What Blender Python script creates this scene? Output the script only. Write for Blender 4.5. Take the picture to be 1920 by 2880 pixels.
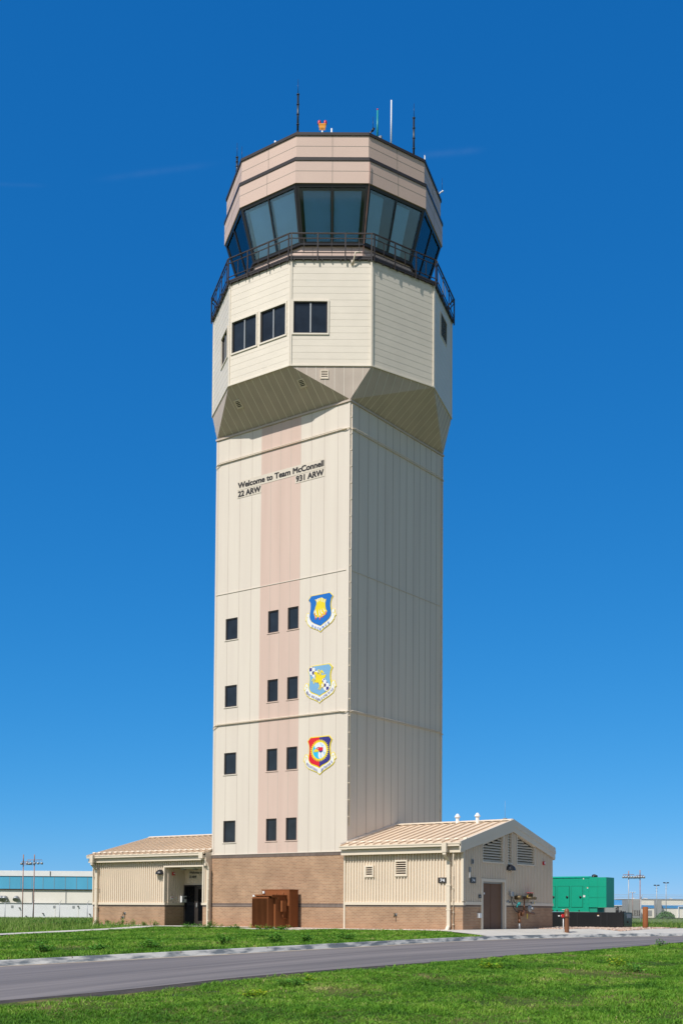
import bpy, bmesh, math, random
import numpy as np
from mathutils import Vector, Matrix
for o in list(bpy.data.objects): bpy.data.objects.remove(o)
SC = bpy.context.scene
COL = SC.collection
rng = np.random.default_rng(7)
random.seed(7)

# ------------------------------------------------------------------ camera
CAM_LOC = (34.8664, -46.6796, 0.8368)
def cam_axes(yaw, pitch, roll):
    f = Vector((math.sin(yaw)*math.cos(pitch), math.cos(yaw)*math.cos(pitch), math.sin(pitch)))
    r = Vector((math.cos(yaw), -math.sin(yaw), 0)); u = r.cross(f)
    c, s = math.cos(roll), math.sin(roll)
    return c*r+s*u, -s*r+c*u, f
YAW = -0.6318
cr, cu, cf = cam_axes(YAW, 0.0427, 0.0075)
cd = bpy.data.cameras.new('camera'); cam = bpy.data.objects.new('camera', cd); COL.objects.link(cam)
cam.matrix_world = Matrix(((cr.x, cu.x, -cf.x, CAM_LOC[0]), (cr.y, cu.y, -cf.y, CAM_LOC[1]), (cr.z, cu.z, -cf.z, CAM_LOC[2]), (0, 0, 0, 1)))
cd.sensor_fit = 'VERTICAL'; cd.sensor_height = 24.0; cd.lens = 24*3352.84/2880
cd.shift_x = 0.0014; cd.shift_y = 0.3397
cd.clip_start = 0.1; cd.clip_end = 5000
SC.camera = cam

# ------------------------------------------------------------------ sun, sky, exposure
SUN_DIR = Vector((-0.026, -1.0, 1.19)).normalized()       # towards the sun
sd = bpy.data.lights.new('sun', 'SUN'); sun = bpy.data.objects.new('sun', sd); COL.objects.link(sun)
sd.energy = 4.3; sd.angle = math.radians(0.5); sd.color = (1.0, 0.96, 0.89)
sun.rotation_euler = SUN_DIR.to_track_quat('Z', 'Y').to_euler()
W = bpy.data.worlds.new('World'); SC.world = W; W.use_nodes = True
wn, wl = W.node_tree.nodes, W.node_tree.links
for n in list(wn): wn.remove(n)
sky = wn.new('ShaderNodeTexSky'); sky.sky_type = 'NISHITA'; sky.sun_disc = False
sky.sun_elevation = math.asin(SUN_DIR.z); sky.sun_rotation = math.atan2(SUN_DIR.x, SUN_DIR.y)
sky.air_density = 0.8; sky.dust_density = 0.0; sky.ozone_density = 5.0; sky.altitude = 1500
# grade of the clear sky: deep polarised blue where the camera looks, hazier sky added elsewhere to fill shaded faces (by sky direction only)
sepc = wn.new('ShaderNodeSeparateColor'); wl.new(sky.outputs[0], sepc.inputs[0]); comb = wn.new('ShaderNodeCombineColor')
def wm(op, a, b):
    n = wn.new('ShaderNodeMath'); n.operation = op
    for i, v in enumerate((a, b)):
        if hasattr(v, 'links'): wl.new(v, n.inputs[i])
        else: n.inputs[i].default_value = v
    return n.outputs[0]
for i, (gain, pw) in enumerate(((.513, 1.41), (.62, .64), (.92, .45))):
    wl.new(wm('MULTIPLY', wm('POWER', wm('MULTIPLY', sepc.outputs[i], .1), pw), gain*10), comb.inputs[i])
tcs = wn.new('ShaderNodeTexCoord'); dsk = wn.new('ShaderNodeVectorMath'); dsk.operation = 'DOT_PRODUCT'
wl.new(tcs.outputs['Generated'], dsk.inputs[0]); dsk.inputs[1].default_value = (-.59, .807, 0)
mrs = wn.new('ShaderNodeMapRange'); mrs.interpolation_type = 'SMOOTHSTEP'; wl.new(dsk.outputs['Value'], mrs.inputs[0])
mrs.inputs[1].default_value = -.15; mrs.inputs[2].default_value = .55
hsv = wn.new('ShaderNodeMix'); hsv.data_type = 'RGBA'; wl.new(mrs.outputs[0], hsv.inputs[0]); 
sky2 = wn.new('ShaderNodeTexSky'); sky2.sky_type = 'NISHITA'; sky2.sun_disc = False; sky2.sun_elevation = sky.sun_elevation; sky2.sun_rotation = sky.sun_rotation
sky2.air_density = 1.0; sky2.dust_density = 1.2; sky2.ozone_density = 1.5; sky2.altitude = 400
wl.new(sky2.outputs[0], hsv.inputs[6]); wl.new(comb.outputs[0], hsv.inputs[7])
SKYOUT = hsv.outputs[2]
bg = wn.new('ShaderNodeBackground'); bg.inputs[1].default_value = 0.1
wo = wn.new('ShaderNodeOutputWorld')
# thin high contrails: three short wisps in the sky, placed by direction
geo = wn.new('ShaderNodeTexCoord')
def wmath(op, a, b=None):
    n = wn.new('ShaderNodeMath'); n.operation = op
    for i, v in enumerate((a, b)):
        if v is None: continue
        if hasattr(v, 'links'): wl.new(v, n.inputs[i])
        else: n.inputs[i].default_value = v
    return n.outputs[0]
def wdot(v):
    n = wn.new('ShaderNodeVectorMath'); n.operation = 'DOT_PRODUCT'
    wl.new(geo.outputs['Generated'], n.inputs[0]); n.inputs[1].default_value = v
    return n.outputs['Value']
nz = wn.new('ShaderNodeTexNoise'); nz.inputs['Scale'].default_value = 70; nz.inputs['Detail'].default_value = 4
wl.new(geo.outputs['Generated'], nz.inputs['Vector'])
tot = None
for a, b, wid, k in [((-.690,.512,.511), (-.664,.541,.515), .0013, .008), ((-.631,.572,.524), (-.574,.618,.537), .002, .012), ((-.450,.708,.5446), (-.415,.729,.5465), .002, .018)]:
    a, b = Vector(a), Vector(b); c = ((a+b)/2).normalized(); al = (b-a); L = al.length/2; al.normalize(); ac = c.cross(al).normalized()
    u = wmath('DIVIDE', wmath('SUBTRACT', wdot(al), al.dot(c)), L)
    v = wmath('DIVIDE', wdot(ac), wid)
    r2 = wmath('ADD', wmath('MULTIPLY', wmath('MULTIPLY', u, u), wmath('MULTIPLY', u, u)), wmath('MULTIPLY', v, v))
    m = wmath('MULTIPLY', wmath('POWER', 2.718, wmath('MULTIPLY', r2, -1.0)), k)
    tot = m if tot is None else wmath('ADD', tot, m)
st = wmath('MULTIPLY', tot, wmath('MULTIPLY', nz.outputs[0], 2.2))
mx = wn.new('ShaderNodeMix'); mx.data_type = 'RGBA'; mx.clamp_factor = True
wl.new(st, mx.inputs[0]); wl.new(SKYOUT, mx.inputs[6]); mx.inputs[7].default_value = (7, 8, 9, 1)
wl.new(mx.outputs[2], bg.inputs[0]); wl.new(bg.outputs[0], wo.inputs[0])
SC.view_settings.view_transform = 'Standard'; SC.view_settings.look = 'None'
SC.view_settings.exposure = 0.0; SC.view_settings.gamma = 1.0
SC.cycles.max_bounces = 8; SC.cycles.transparent_max_bounces = 12

# ------------------------------------------------------------------ mesh builder
class MB:
    def __init__(s): s.v = []; s.f = []; s.m = []; s.sm = []
    def face(s, pts, m=0, sm=False):
        i = len(s.v); s.v += [tuple(p) for p in pts]; s.f.append(tuple(range(i, i+len(pts)))); s.m.append(m); s.sm.append(sm); return s
    def hexa(s, c, m=0):                       # 8 corners: bottom 4 (ccw), top 4
        i = len(s.v); s.v += [tuple(p) for p in c]
        for q in ((3,2,1,0),(4,5,6,7),(0,1,5,4),(1,2,6,5),(2,3,7,6),(3,0,4,7)):
            s.f.append(tuple(i+k for k in q)); s.m.append(m); s.sm.append(False)
        return s
    def box(s, x0, x1, y0, y1, z0, z1, m=0):
        return s.hexa([(x0,y0,z0),(x1,y0,z0),(x1,y1,z0),(x0,y1,z0),(x0,y0,z1),(x1,y0,z1),(x1,y1,z1),(x0,y1,z1)], m)
    def pbox(s, P, u0, u1, z0, z1, d0, d1, m=0):
        return s.hexa([P(u0,z0,d1),P(u1,z0,d1),P(u1,z0,d0),P(u0,z0,d0),P(u0,z1,d1),P(u1,z1,d1),P(u1,z1,d0),P(u0,z1,d0)], m)
    def prism(s, poly, f0, f1, m=0, caps=True):  # poly of 2D points; f0/f1 map (a,b)->xyz
        n = len(poly); A = [f0(*p) for p in poly]; B = [f1(*p) for p in poly]
        i = len(s.v); s.v += [tuple(p) for p in A+B]
        if caps:
            s.f.append(tuple(i+k for k in range(n))[::-1]); s.m.append(m); s.sm.append(False)
            s.f.append(tuple(i+n+k for k in range(n))); s.m.append(m); s.sm.append(False)
        for k in range(n):
            j = (k+1) % n; s.f.append((i+k, i+j, i+n+j, i+n+k)); s.m.append(m); s.sm.append(False)
        return s
    def tube(s, pts, r, n=8, m=0, caps=True):
        pts = [Vector(p) for p in pts]; rs = r if isinstance(r, (list, tuple)) else [r]*len(pts)
        i0 = len(s.v); prev = None
        for k, p in enumerate(pts):
            t = (pts[min(k+1, len(pts)-1)]-pts[max(k-1, 0)]).normalized()
            if prev is None:
                a = t.orthogonal().normalized()
            else:
                a = (prev - t*prev.dot(t)); a = a.normalized() if a.length > 1e-6 else t.orthogonal().normalized()
            prev = a; b = t.cross(a)
            for q in range(n):
                w = 2*math.pi*q/n; s.v.append(tuple(p+(a*math.cos(w)+b*math.sin(w))*rs[k]))
        for k in range(len(pts)-1):
            for q in range(n):
                s.f.append((i0+k*n+q, i0+k*n+(q+1) % n, i0+(k+1)*n+(q+1) % n, i0+(k+1)*n+q)); s.m.append(m); s.sm.append(n > 4)
        if caps:
            s.f.append(tuple(i0+q for q in range(n))[::-1]); s.m.append(m); s.sm.append(False)
            e = i0+(len(pts)-1)*n; s.f.append(tuple(e+q for q in range(n))); s.m.append(m); s.sm.append(False)
        return s
    def lathe(s, prof, c, n=16, m=0, axis='z', a0=0, a1=2*math.pi):
        i0 = len(s.v); full = abs(a1-a0-2*math.pi) < 1e-6; k = n if full else n+1
        for r, z in prof:
            for q in range(k):
                w = a0+(a1-a0)*q/n; x, y = r*math.cos(w), r*math.sin(w)
                s.v.append({'z': (c[0]+x, c[1]+y, c[2]+z), 'x': (c[0]+z, c[1]+x, c[2]+y), 'y': (c[0]+x, c[1]+z, c[2]+y)}[axis])
        for j in range(len(prof)-1):
            for q in range(n):
                q2 = (q+1) % k
                s.f.append((i0+j*k+q, i0+j*k+q2, i0+(j+1)*k+q2, i0+(j+1)*k+q)); s.m.append(m); s.sm.append(True)
        return s
    def build(s, name, mats, parent=None, base=None):
        if not isinstance(mats, (list, tuple)): mats = [mats]
        off = Vector((0, 0, 0))
        p = parent
        if p is not None:
            while p.parent: p = p.parent
            off = Vector(p.location)
        elif base is not None: off = Vector(base)
        me = bpy.data.meshes.new(name)
        me.from_pydata([(a-off.x, b-off.y, c-off.z) for a, b, c in s.v], [], s.f)
        for m in mats: me.materials.append(m)
        me.polygons.foreach_set('material_index', s.m); me.polygons.foreach_set('use_smooth', s.sm)
        bm = bmesh.new(); bm.from_mesh(me); bmesh.ops.recalc_face_normals(bm, faces=bm.faces); bm.to_mesh(me); bm.free()
        me.update()
        o = bpy.data.objects.new(name, me); COL.objects.link(o)
        if parent is not None: o.parent = parent
        else: o.location = off
        return o
def tag(o, label=None, cat=None, group=None, kind=None):
    if label: o['label'] = label
    if cat: o['category'] = cat
    if group: o['group'] = group
    if kind: o['kind'] = kind
    return o
def thing(name, loc, label, cat, group=None):
    o = bpy.data.objects.new(name, None); COL.objects.link(o); o.location = loc; o.empty_display_size = .3
    return tag(o, label, cat, group)
def copy_tree(o, loc=None, rz=None, parent=None):
    c = o.copy(); COL.objects.link(c)
    if parent is not None: c.parent = parent
    if loc is not None: c.location = loc
    if rz is not None: c.rotation_euler = (0, 0, rz)
    for ch in list(o.children): copy_tree(ch, parent=c)
    return c
class Plane:                                  # wall frame: u along the wall, z up, d outwards
    def __init__(s, origin, normal):
        s.o = Vector((origin[0], origin[1], 0)); s.n = Vector((normal[0], normal[1], 0)).normalized()
        s.u = Vector((-s.n.y, s.n.x, 0))
    def __call__(s, u, z, d=0): q = s.o+s.u*u+s.n*d; return (q.x, q.y, z)
def cells(lo, hi, holes):                      # 1D intervals minus holes
    out = []; c = lo
    for a, b in sorted(holes):
        if a > c: out.append((c, min(a, hi)))
        c = max(c, b)
    if c < hi: out.append((c, hi))
    return [(a, b) for a, b in out if b-a > 1e-4]
def flat_wall(mb, P, u0, u1, z0, z1, holes=(), m=0, reveal=0.0, d=0.0, rm=None):
    us = sorted({u0, u1, *[h[0] for h in holes], *[h[1] for h in holes]}); us = [u for u in us if u0 <= u <= u1]
    for a, b in zip(us, us[1:]):
        mid = (a+b)/2
        for c, e in cells(z0, z1, [(h[2], h[3]) for h in holes if h[0] < mid < h[1]]):
            mb.face([P(a,c,d), P(b,c,d), P(b,e,d), P(a,e,d)], m)
    if reveal:
        for a, b, c, e in holes: reveals(mb, P, a, b, c, e, d, reveal, m if rm is None else rm)
def reveals(mb, P, a, b, c, e, d, dep, m):
    for q in ([(a,c),(a,e)], [(b,c),(b,e)], [(a,c),(b,c)], [(a,e),(b,e)]):
        mb.face([P(*q[0],d), P(*q[1],d), P(*q[1],d-dep), P(*q[0],d-dep)], m)
def rib_wall(mb, P, u0, u1, z0, top, holes=(), pitch=0.147, dep=0.055, m=0):
    # ribbed metal siding: trapezoid ribs standing proud of a flat pan; top(u) gives the upper edge
    n = max(1, round((u1-u0)/pitch)); w = (u1-u0)/n; prof = []; o_ = .03-dep
    for k in range(n):
        a = u0+k*w
        prof += [(a, o_), (a+w*.50, o_), (a+w*.60, o_+dep), (a+w*.96, o_+dep)]
    prof.append((u1, o_))
    for (a, da), (b, db) in zip(prof, prof[1:]):
        mid = (a+b)/2; t = top(mid)
        hz = []
        for h in holes:
            if h[0] < mid < h[1]: hz.append((h[2], h[3](mid) if callable(h[3]) else h[3]))
        for c, e in cells(z0, t, hz):
            ta, tb = (top(a), top(b)) if e == t else (e, e)
            mb.face([P(a,c,da), P(b,c,db), P(b,tb,db), P(a,ta,da)], m)
def lap_wall(mb, P, u0, u1, z0, z1, pitch=.305, holes=(), lip=.0045, m=0):
    n = max(1, round((z1-z0)/pitch)); h = (z1-z0)/n
    us = sorted({u0, u1, *[q[0] for q in holes], *[q[1] for q in holes]}); us = [u for u in us if u0 <= u <= u1]
    for k in range(n):
        a = z0+k*h; b = a+h
        dd = lambda z: lip*(b-z)/h
        for p, q in zip(us, us[1:]):
            mid = (p+q)/2
            for c, e in cells(a, b, [(t[2], t[3]) for t in holes if t[0] < mid < t[1]]):
                mb.face([P(p,c,dd(c)), P(q,c,dd(c)), P(q,e,dd(e)), P(p,e,dd(e))], m)
                if abs(c-a) < 1e-6: mb.face([P(p,a,0), P(q,a,0), P(q,a,lip), P(p,a,lip)], m)
def text_faces(mb, body, mapf, height, width=None, m=0, bold=0.0, depth=.006):
    # built-in font outline -> flat thin letters; mapf(a,b,d) places them; height = cap height
    cu = bpy.data.curves.new('lettering', 'FONT'); cu.body = body; cu.size = 1.0; cu.resolution_u = 3
    ob = bpy.data.objects.new('lettering', cu); COL.objects.link(ob)
    me = ob.to_mesh()
    vs = [(v.co.x, v.co.y) for v in me.vertices]; fs = [tuple(p.vertices) for p in me.polygons]
    ob.to_mesh_clear(); bpy.data.objects.remove(ob); bpy.data.curves.remove(cu)
    if not vs: return
    x0 = min(v[0] for v in vs); x1 = max(v[0] for v in vs); sy = height/0.729
    sx = (width/(x1-x0)) if width else sy
    if width: sx = (width-bold)/(x1-x0)
    for k, (ox, oy) in enumerate(((0, 0), (bold, 0), (0, bold*.7), (bold, bold*.7)) if bold else ((0, 0),)):
        i = len(mb.v)
        mb.v += [tuple(mapf((a-x0)*sx+ox, b*sy+oy, depth+.0006*k)) for a, b in vs]
        for f in fs: mb.f.append(tuple(i+k_ for k_ in f)); mb.m.append(m); mb.sm.append(False)

# ------------------------------------------------------------------ materials
def mat(name, col, rough=.6, metal=0., var=.06, scale=1.5, bump=0., bscale=40., spec=.5, col2=None, stretch=None, detail=5, fine=0.0, lo=.3, hi=.7):
    m = bpy.data.materials.new(name); m.use_nodes = True; nt = m.node_tree; N, L = nt.nodes, nt.links
    b = N['Principled BSDF']; b.inputs['Roughness'].default_value = rough; b.inputs['Metallic'].default_value = metal
    b.inputs['Specular IOR Level'].default_value = spec
    g = N.new('ShaderNodeNewGeometry'); vec = g.outputs['Position']
    if stretch:
        mp = N.new('ShaderNodeMapping'); mp.inputs['Scale'].default_value = stretch; L.new(vec, mp.inputs[0]); vec = mp.outputs[0]
    n = N.new('ShaderNodeTexNoise'); n.inputs['Scale'].default_value = scale; n.inputs['Detail'].default_value = detail; L.new(vec, n.inputs['Vector'])
    r = N.new('ShaderNodeValToRGB'); r.color_ramp.elements[0].position = lo; r.color_ramp.elements[1].position = hi
    c2 = col2 or tuple(c*(1-var) for c in col); c1 = col if col2 else tuple(min(1, c*(1+var)) for c in col)
    r.color_ramp.elements[0].color = (*c2, 1); r.color_ramp.elements[1].color = (*c1, 1)
    L.new(n.outputs[0], r.inputs[0]); out = r.outputs[0]
    if fine:
        n3 = N.new('ShaderNodeTexNoise'); n3.inputs['Scale'].default_value = bscale; n3.inputs['Detail'].default_value = 3; L.new(g.outputs['Position'], n3.inputs['Vector'])
        r3 = N.new('ShaderNodeValToRGB'); r3.color_ramp.elements[0].position = .3; r3.color_ramp.elements[1].position = .7
        r3.color_ramp.elements[0].color = (1-fine,)*3+(1,); r3.color_ramp.elements[1].color = (1+fine,)*3+(1,)
        mm = N.new('ShaderNodeMix'); mm.data_type = 'RGBA'; mm.blend_type = 'MULTIPLY'; mm.inputs[0].default_value = 1
        L.new(n3.outputs[0], r3.inputs[0]); L.new(out, mm.inputs[6]); L.new(r3.outputs[0], mm.inputs[7]); out = mm.outputs[2]
    L.new(out, b.inputs['Base Color'])
    if bump:
        n2 = N.new('ShaderNodeTexNoise'); n2.inputs['Scale'].default_value = bscale; n2.inputs['Detail'].default_value = 3; L.new(g.outputs['Position'], n2.inputs['Vector'])
        bp = N.new('ShaderNodeBump'); bp.inputs['Strength'].default_value = bump; bp.inputs['Distance'].default_value = .02
        L.new(n2.outputs[0], bp.inputs['Height']); L.new(bp.outputs[0], b.inputs['Normal'])
    return m
def brick_mat(name, c1, c2, mortar, w, h, ms, vert=False, stain=True):
    m = bpy.data.materials.new(name); m.use_nodes = True; nt = m.node_tree; N, L = nt.nodes, nt.links
    b = N['Principled BSDF']; b.inputs['Roughness'].default_value = .85
    g = N.new('ShaderNodeNewGeometry'); sp = N.new('ShaderNodeSeparateXYZ'); L.new(g.outputs['Position'], sp.inputs[0])
    ad = N.new('ShaderNodeMath'); L.new(sp.outputs[0], ad.inputs[0]); L.new(sp.outputs[1], ad.inputs[1])
    cb = N.new('ShaderNodeCombineXYZ'); L.new(ad.outputs[0], cb.inputs[0]); L.new(sp.outputs[2], cb.inputs[1])
    t = N.new('ShaderNodeTexBrick'); L.new(cb.outputs[0], t.inputs['Vector'])
    t.inputs['Scale'].default_value = 1; t.inputs['Brick Width'].default_value = w; t.inputs['Row Height'].default_value = h
    t.inputs['Mortar Size'].default_value = ms; t.inputs['Mortar Smooth'].default_value = .2; t.inputs['Bias'].default_value = 0
    t.inputs['Color1'].default_value = (*c1, 1); t.inputs['Color2'].default_value = (*c2, 1); t.inputs['Mortar'].default_value = (*mortar, 1)
    if vert: t.offset = 0
    n = N.new('ShaderNodeTexNoise'); n.inputs['Scale'].default_value = 1.1; n.inputs['Detail'].default_value = 4; L.new(g.outputs['Position'], n.inputs['Vector'])
    r = N.new('ShaderNodeValToRGB'); r.color_ramp.elements[0].position = .3; r.color_ramp.elements[1].position = .72
    r.color_ramp.elements[0].color = (.82, .80, .79, 1); r.color_ramp.elements[1].color = (1.12, 1.12, 1.12, 1)
    L.new(n.outputs[0], r.inputs[0])
    mm = N.new('ShaderNodeMix'); mm.data_type = 'RGBA'; mm.blend_type = 'MULTIPLY'; mm.inputs[0].default_value = 1
    L.new(t.outputs['Color'], mm.inputs[6]); L.new(r.outputs[0], mm.inputs[7])
    out = mm.outputs[2]
    if stain:     # red dust splashed on the lowest courses
        mr = N.new('ShaderNodeMapRange'); L.new(sp.outputs[2], mr.inputs[0]); mr.inputs[1].default_value = .55; mr.inputs[2].default_value = 0.0; mr.inputs[3].default_value = 0; mr.inputs[4].default_value = .55
        ml = N.new('ShaderNodeMath'); ml.operation = 'MULTIPLY'; L.new(mr.outputs[0], ml.inputs[0]); L.new(n.outputs[0], ml.inputs[1])
        m2 = N.new('ShaderNodeMix'); m2.data_type = 'RGBA'; L.new(ml.outputs[0], m2.inputs[0]); L.new(out, m2.inputs[6]); m2.inputs[7].default_value = (.45, .19, .09, 1); out = m2.outputs[2]
    L.new(out, b.inputs['Base Color'])
    bp = N.new('ShaderNodeBump'); bp.inputs['Strength'].default_value = .5; bp.inputs['Distance'].default_value = .008; bp.invert = True
    L.new(t.outputs['Fac'], bp.inputs['Height']); L.new(bp.outputs[0], b.inputs['Normal'])
    return m
M = {}
M['cream'] = mat('cream_panel', (.735, .655, .56), .55, col2=(.685, .60, .515), scale=1.1, bump=.05, bscale=60, stretch=(1.6, 1.6, .12), lo=.25, hi=.6)
M['pink'] = mat('pink_panel', (.67, .50, .42), .55, col2=(.62, .455, .38), scale=1.1, bump=.05, bscale=60, stretch=(1.6, 1.6, .12), lo=.25, hi=.6)
M['seam'] = mat('dark_seam', (.33, .28, .24), .8)  # plain dark colour of the panel and kerb joints
M['seam_soft'] = mat('soft_seam', (.53, .445, .38), .8)
M['lap'] = mat('lap_siding', (.78, .70, .59), .5, var=.04, scale=.8, bump=.25, bscale=3.5)
M['fascia'] = mat('rose_fascia', (.66, .485, .405), .5, var=.03, scale=.8)
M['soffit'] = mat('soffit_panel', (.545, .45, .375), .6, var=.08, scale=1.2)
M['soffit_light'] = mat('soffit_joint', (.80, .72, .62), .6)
M['tan'] = mat('tan_metal', (.755, .635, .50), .45, var=.04, scale=.7)
M['trim'] = mat('tan_trim', (.77, .66, .525), .45, var=.04, scale=.7)
M['roof'] = mat('roof_metal', (.76, .60, .44), .45, var=.05, scale=.6)
M['bronze'] = mat('dark_bronze', (.045, .036, .033), .4, var=.1)
M['black'] = mat('black_metal', (.018, .018, .02), .35, var=.1)
M['dark'] = mat('dark_void', (.02, .02, .022), .9)
M['brick'] = brick_mat('tan_brick', (.475, .283, .168), (.36, .207, .122), (.50, .38, .265), .203, .0677, .0085)
M['soldier'] = brick_mat('dark_soldier_brick', (.115, .08, .066), (.085, .058, .05), (.33, .27, .23), .0677, .35, .011, vert=True, stain=False)
M['door'] = mat('brown_door', (.18, .105, .07), .6, var=.05, spec=.2)
M['white'] = mat('white_paint', (.80, .80, .80), .45, var=.03)
M['grey'] = mat('grey_metal', (.34, .35, .36), .45, metal=.3, var=.08)
M['brown'] = mat('transformer_brown', (.235, .08, .027), .75, var=.10, scale=2, spec=.25)
M['pipe'] = mat('brown_pipe', (.175, .07, .03), .45, var=.1)
M['brass'] = mat('brass', (.15, .105, .05), .5, metal=.4, var=.2, scale=8)
M['green'] = mat('generator_green', (.008, .345, .215), .38, var=.03)
M['green_dark'] = mat('gasket', (.004, .05, .035), .6)
M['teal'] = mat('teal', (.02, .30, .30), .4)
M['red'] = mat('red_paint', (.55, .02, .025), .4)
M['yellow'] = mat('yellow_paint', (.75, .55, .03), .5)
M['orange'] = mat('orange_paint', (.80, .32, .02), .45)
M['concrete'] = mat('concrete', (.52, .49, .44), .85, var=.12, scale=1.2, bump=.2, bscale=60, fine=.06)
M['emb_yellow'] = mat('emblem_yellow', (.85, .66, .02), .5, var=.02)
M['emb_white'] = mat('emblem_white', (.80, .80, .82), .5, var=.02)
M['emb_blue'] = mat('emblem_blue', (.005, .15, .55), .5, var=.02)
M['emb_pale'] = mat('emblem_pale_blue', (.20, .42, .66), .5, var=.02)
M['emb_navy'] = mat('emblem_navy', (.035, .03, .22), .5, var=.02)
M['emb_red'] = mat('emblem_red', (.72, .01, .03), .5, var=.02)
M['emb_sky'] = mat('emblem_sky', (.02, .50, .80), .5, var=.02)
M['sign'] = mat('sign_backing', (.68, .60, .50), .6, var=.03)
M['letter'] = mat('dark_letter', (.03, .026, .026), .6)
M['blue_roof'] = mat('hangar_blue', (.085, .39, .60), .5, var=.10, scale=.25, stretch=(1, 1, .2))
M['blue2'] = mat('warehouse_blue', (.02, .26, .60), .5, var=.05, scale=.3)
M['far_grey'] = mat('far_wall', (.82, .77, .68), .8, var=.04, scale=.2)
M['far_grey_dark'] = mat('far_wall_dark', (.30, .30, .30), .8, var=.05, scale=.2)
M['wire'] = mat('galvanised', (.42, .43, .44), .5, metal=.2)
M['rust'] = mat('rusty_pole', (.36, .20, .16), .7, var=.25, scale=3)
def glass(name, tint, gloss=.06, dens=.5):
    m = bpy.data.materials.new(name); m.use_nodes = True; N, L = m.node_tree.nodes, m.node_tree.links
    N.remove(N['Principled BSDF']); out = N['Material Output']
    tr = N.new('ShaderNodeBsdfTransparent'); tr.inputs[0].default_value = (*tint, 1)
    gl = N.new('ShaderNodeBsdfGlossy'); gl.inputs['Roughness'].default_value = .03; gl.inputs[0].default_value = (.85, .95, 1, 1)
    fr = N.new('ShaderNodeFresnel'); fr.inputs[0].default_value = 1.5
    nz_ = N.new('ShaderNodeTexNoise'); nz_.inputs['Scale'].default_value = .8
    bp = N.new('ShaderNodeBump'); bp.inputs['Strength'].default_value = .02; bp.inputs['Distance'].default_value = .1
    L.new(nz_.outputs[0], bp.inputs['Height']); L.new(bp.outputs[0], gl.inputs['Normal'])
    mxs = N.new('ShaderNodeMixShader'); ad = N.new('ShaderNodeMath'); ad.operation = 'ADD'; ad.inputs[1].default_value = gloss; ad.use_clamp = True
    L.new(fr.outputs[0], ad.inputs[0]); L.new(ad.outputs[0], mxs.inputs[0]); L.new(tr.outputs[0], mxs.inputs[1]); L.new(gl.outputs[0], mxs.inputs[2]); L.new(mxs.outputs[0], out.inputs[0])
    return m
M['cab_glass'] = glass('cab_glass', (.69, .865, .985), .0)
M['pane'] = mat('dark_glass', (.016, .023, .034), .05, var=.35, scale=1.3, spec=.4, bump=.02, bscale=1.5)
M['entry_glass'] = mat('entrance_glass', (.004, .005, .007), .05, var=.3, spec=.2)
M['shade'] = mat('roller_shade', (.80, .86, .98), .7, var=.05)

# ------------------------------------------------------------------ terrain heights (road runs roughly along +Y east of the tower)
CY = np.array([-160,-90,-56,-44,-36,-31,-27.53,-24.68,-21.24,-16.36,-9.49,-4.38,-0.39,7.59,14,22,36,60,140])
CX = np.array([-20,-7,3,6,8.2,9.5,10.33,11.37,12.33,12.76,12.52,12.35,13.05,14.94,18,24,40,75,200])
CZ = np.array([-1.6,-1.4,-1.1,-.95,-.8,-.7,-.62,-.52,-.42,-.33,-.26,-.24,-.23,-.22,-.2,-.2,-.2,-.2,-.2])
NY = np.array([-160,-90,-58,-46,-38,-33.6,-31.4,-28.2,-24.95,-21.2,-16.9,-13.46,-8,-2.4,4,10,18,30,50,140])
NX = np.array([-6,4,12.5,15.4,17.2,18.13,18.58,18.6,19.03,19.45,19.2,19.15,18.8,18.6,19.2,21,26,36,66,212])
NZ = np.array([-1.7,-1.5,-1.2,-1.0,-.85,-.75,-.67,-.56,-.47,-.4,-.36,-.35,-.32,-.26,-.25,-.25,-.25,-.25,-.25,-.25])
def sstep(t): t = np.clip(t, 0, 1); return t*t*(3-2*t)
def _sm(X, Y):                                   # smooth polyline sampler
    f = np.linspace(X[0], X[-1], 4000); g = np.interp(f, X, Y)
    k = np.exp(-.5*(np.arange(-40, 41)*(f[1]-f[0])/0.8)**2); k /= k.sum()
    return f, np.convolve(np.pad(g, 40, mode='edge'), k, 'valid')
_c = _sm(CY, CX); _cz = _sm(CY, CZ); _n = _sm(NY, NX); _nz = _sm(NY, NZ)
def xc(y): return np.interp(y, *_c)
def zc(y): return np.interp(y, *_cz)
def xn(y): return np.interp(y, *_n)
def zn(y): return np.interp(y, *_nz)
def bumps(x, y): return .035*np.sin(x*.9+1.3*np.sin(y*.5))*np.sin(y*.8+.7)+.02*np.sin(2.1*x+.4*y)+.02*np.sin(1.7*y-.6*x)
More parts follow.
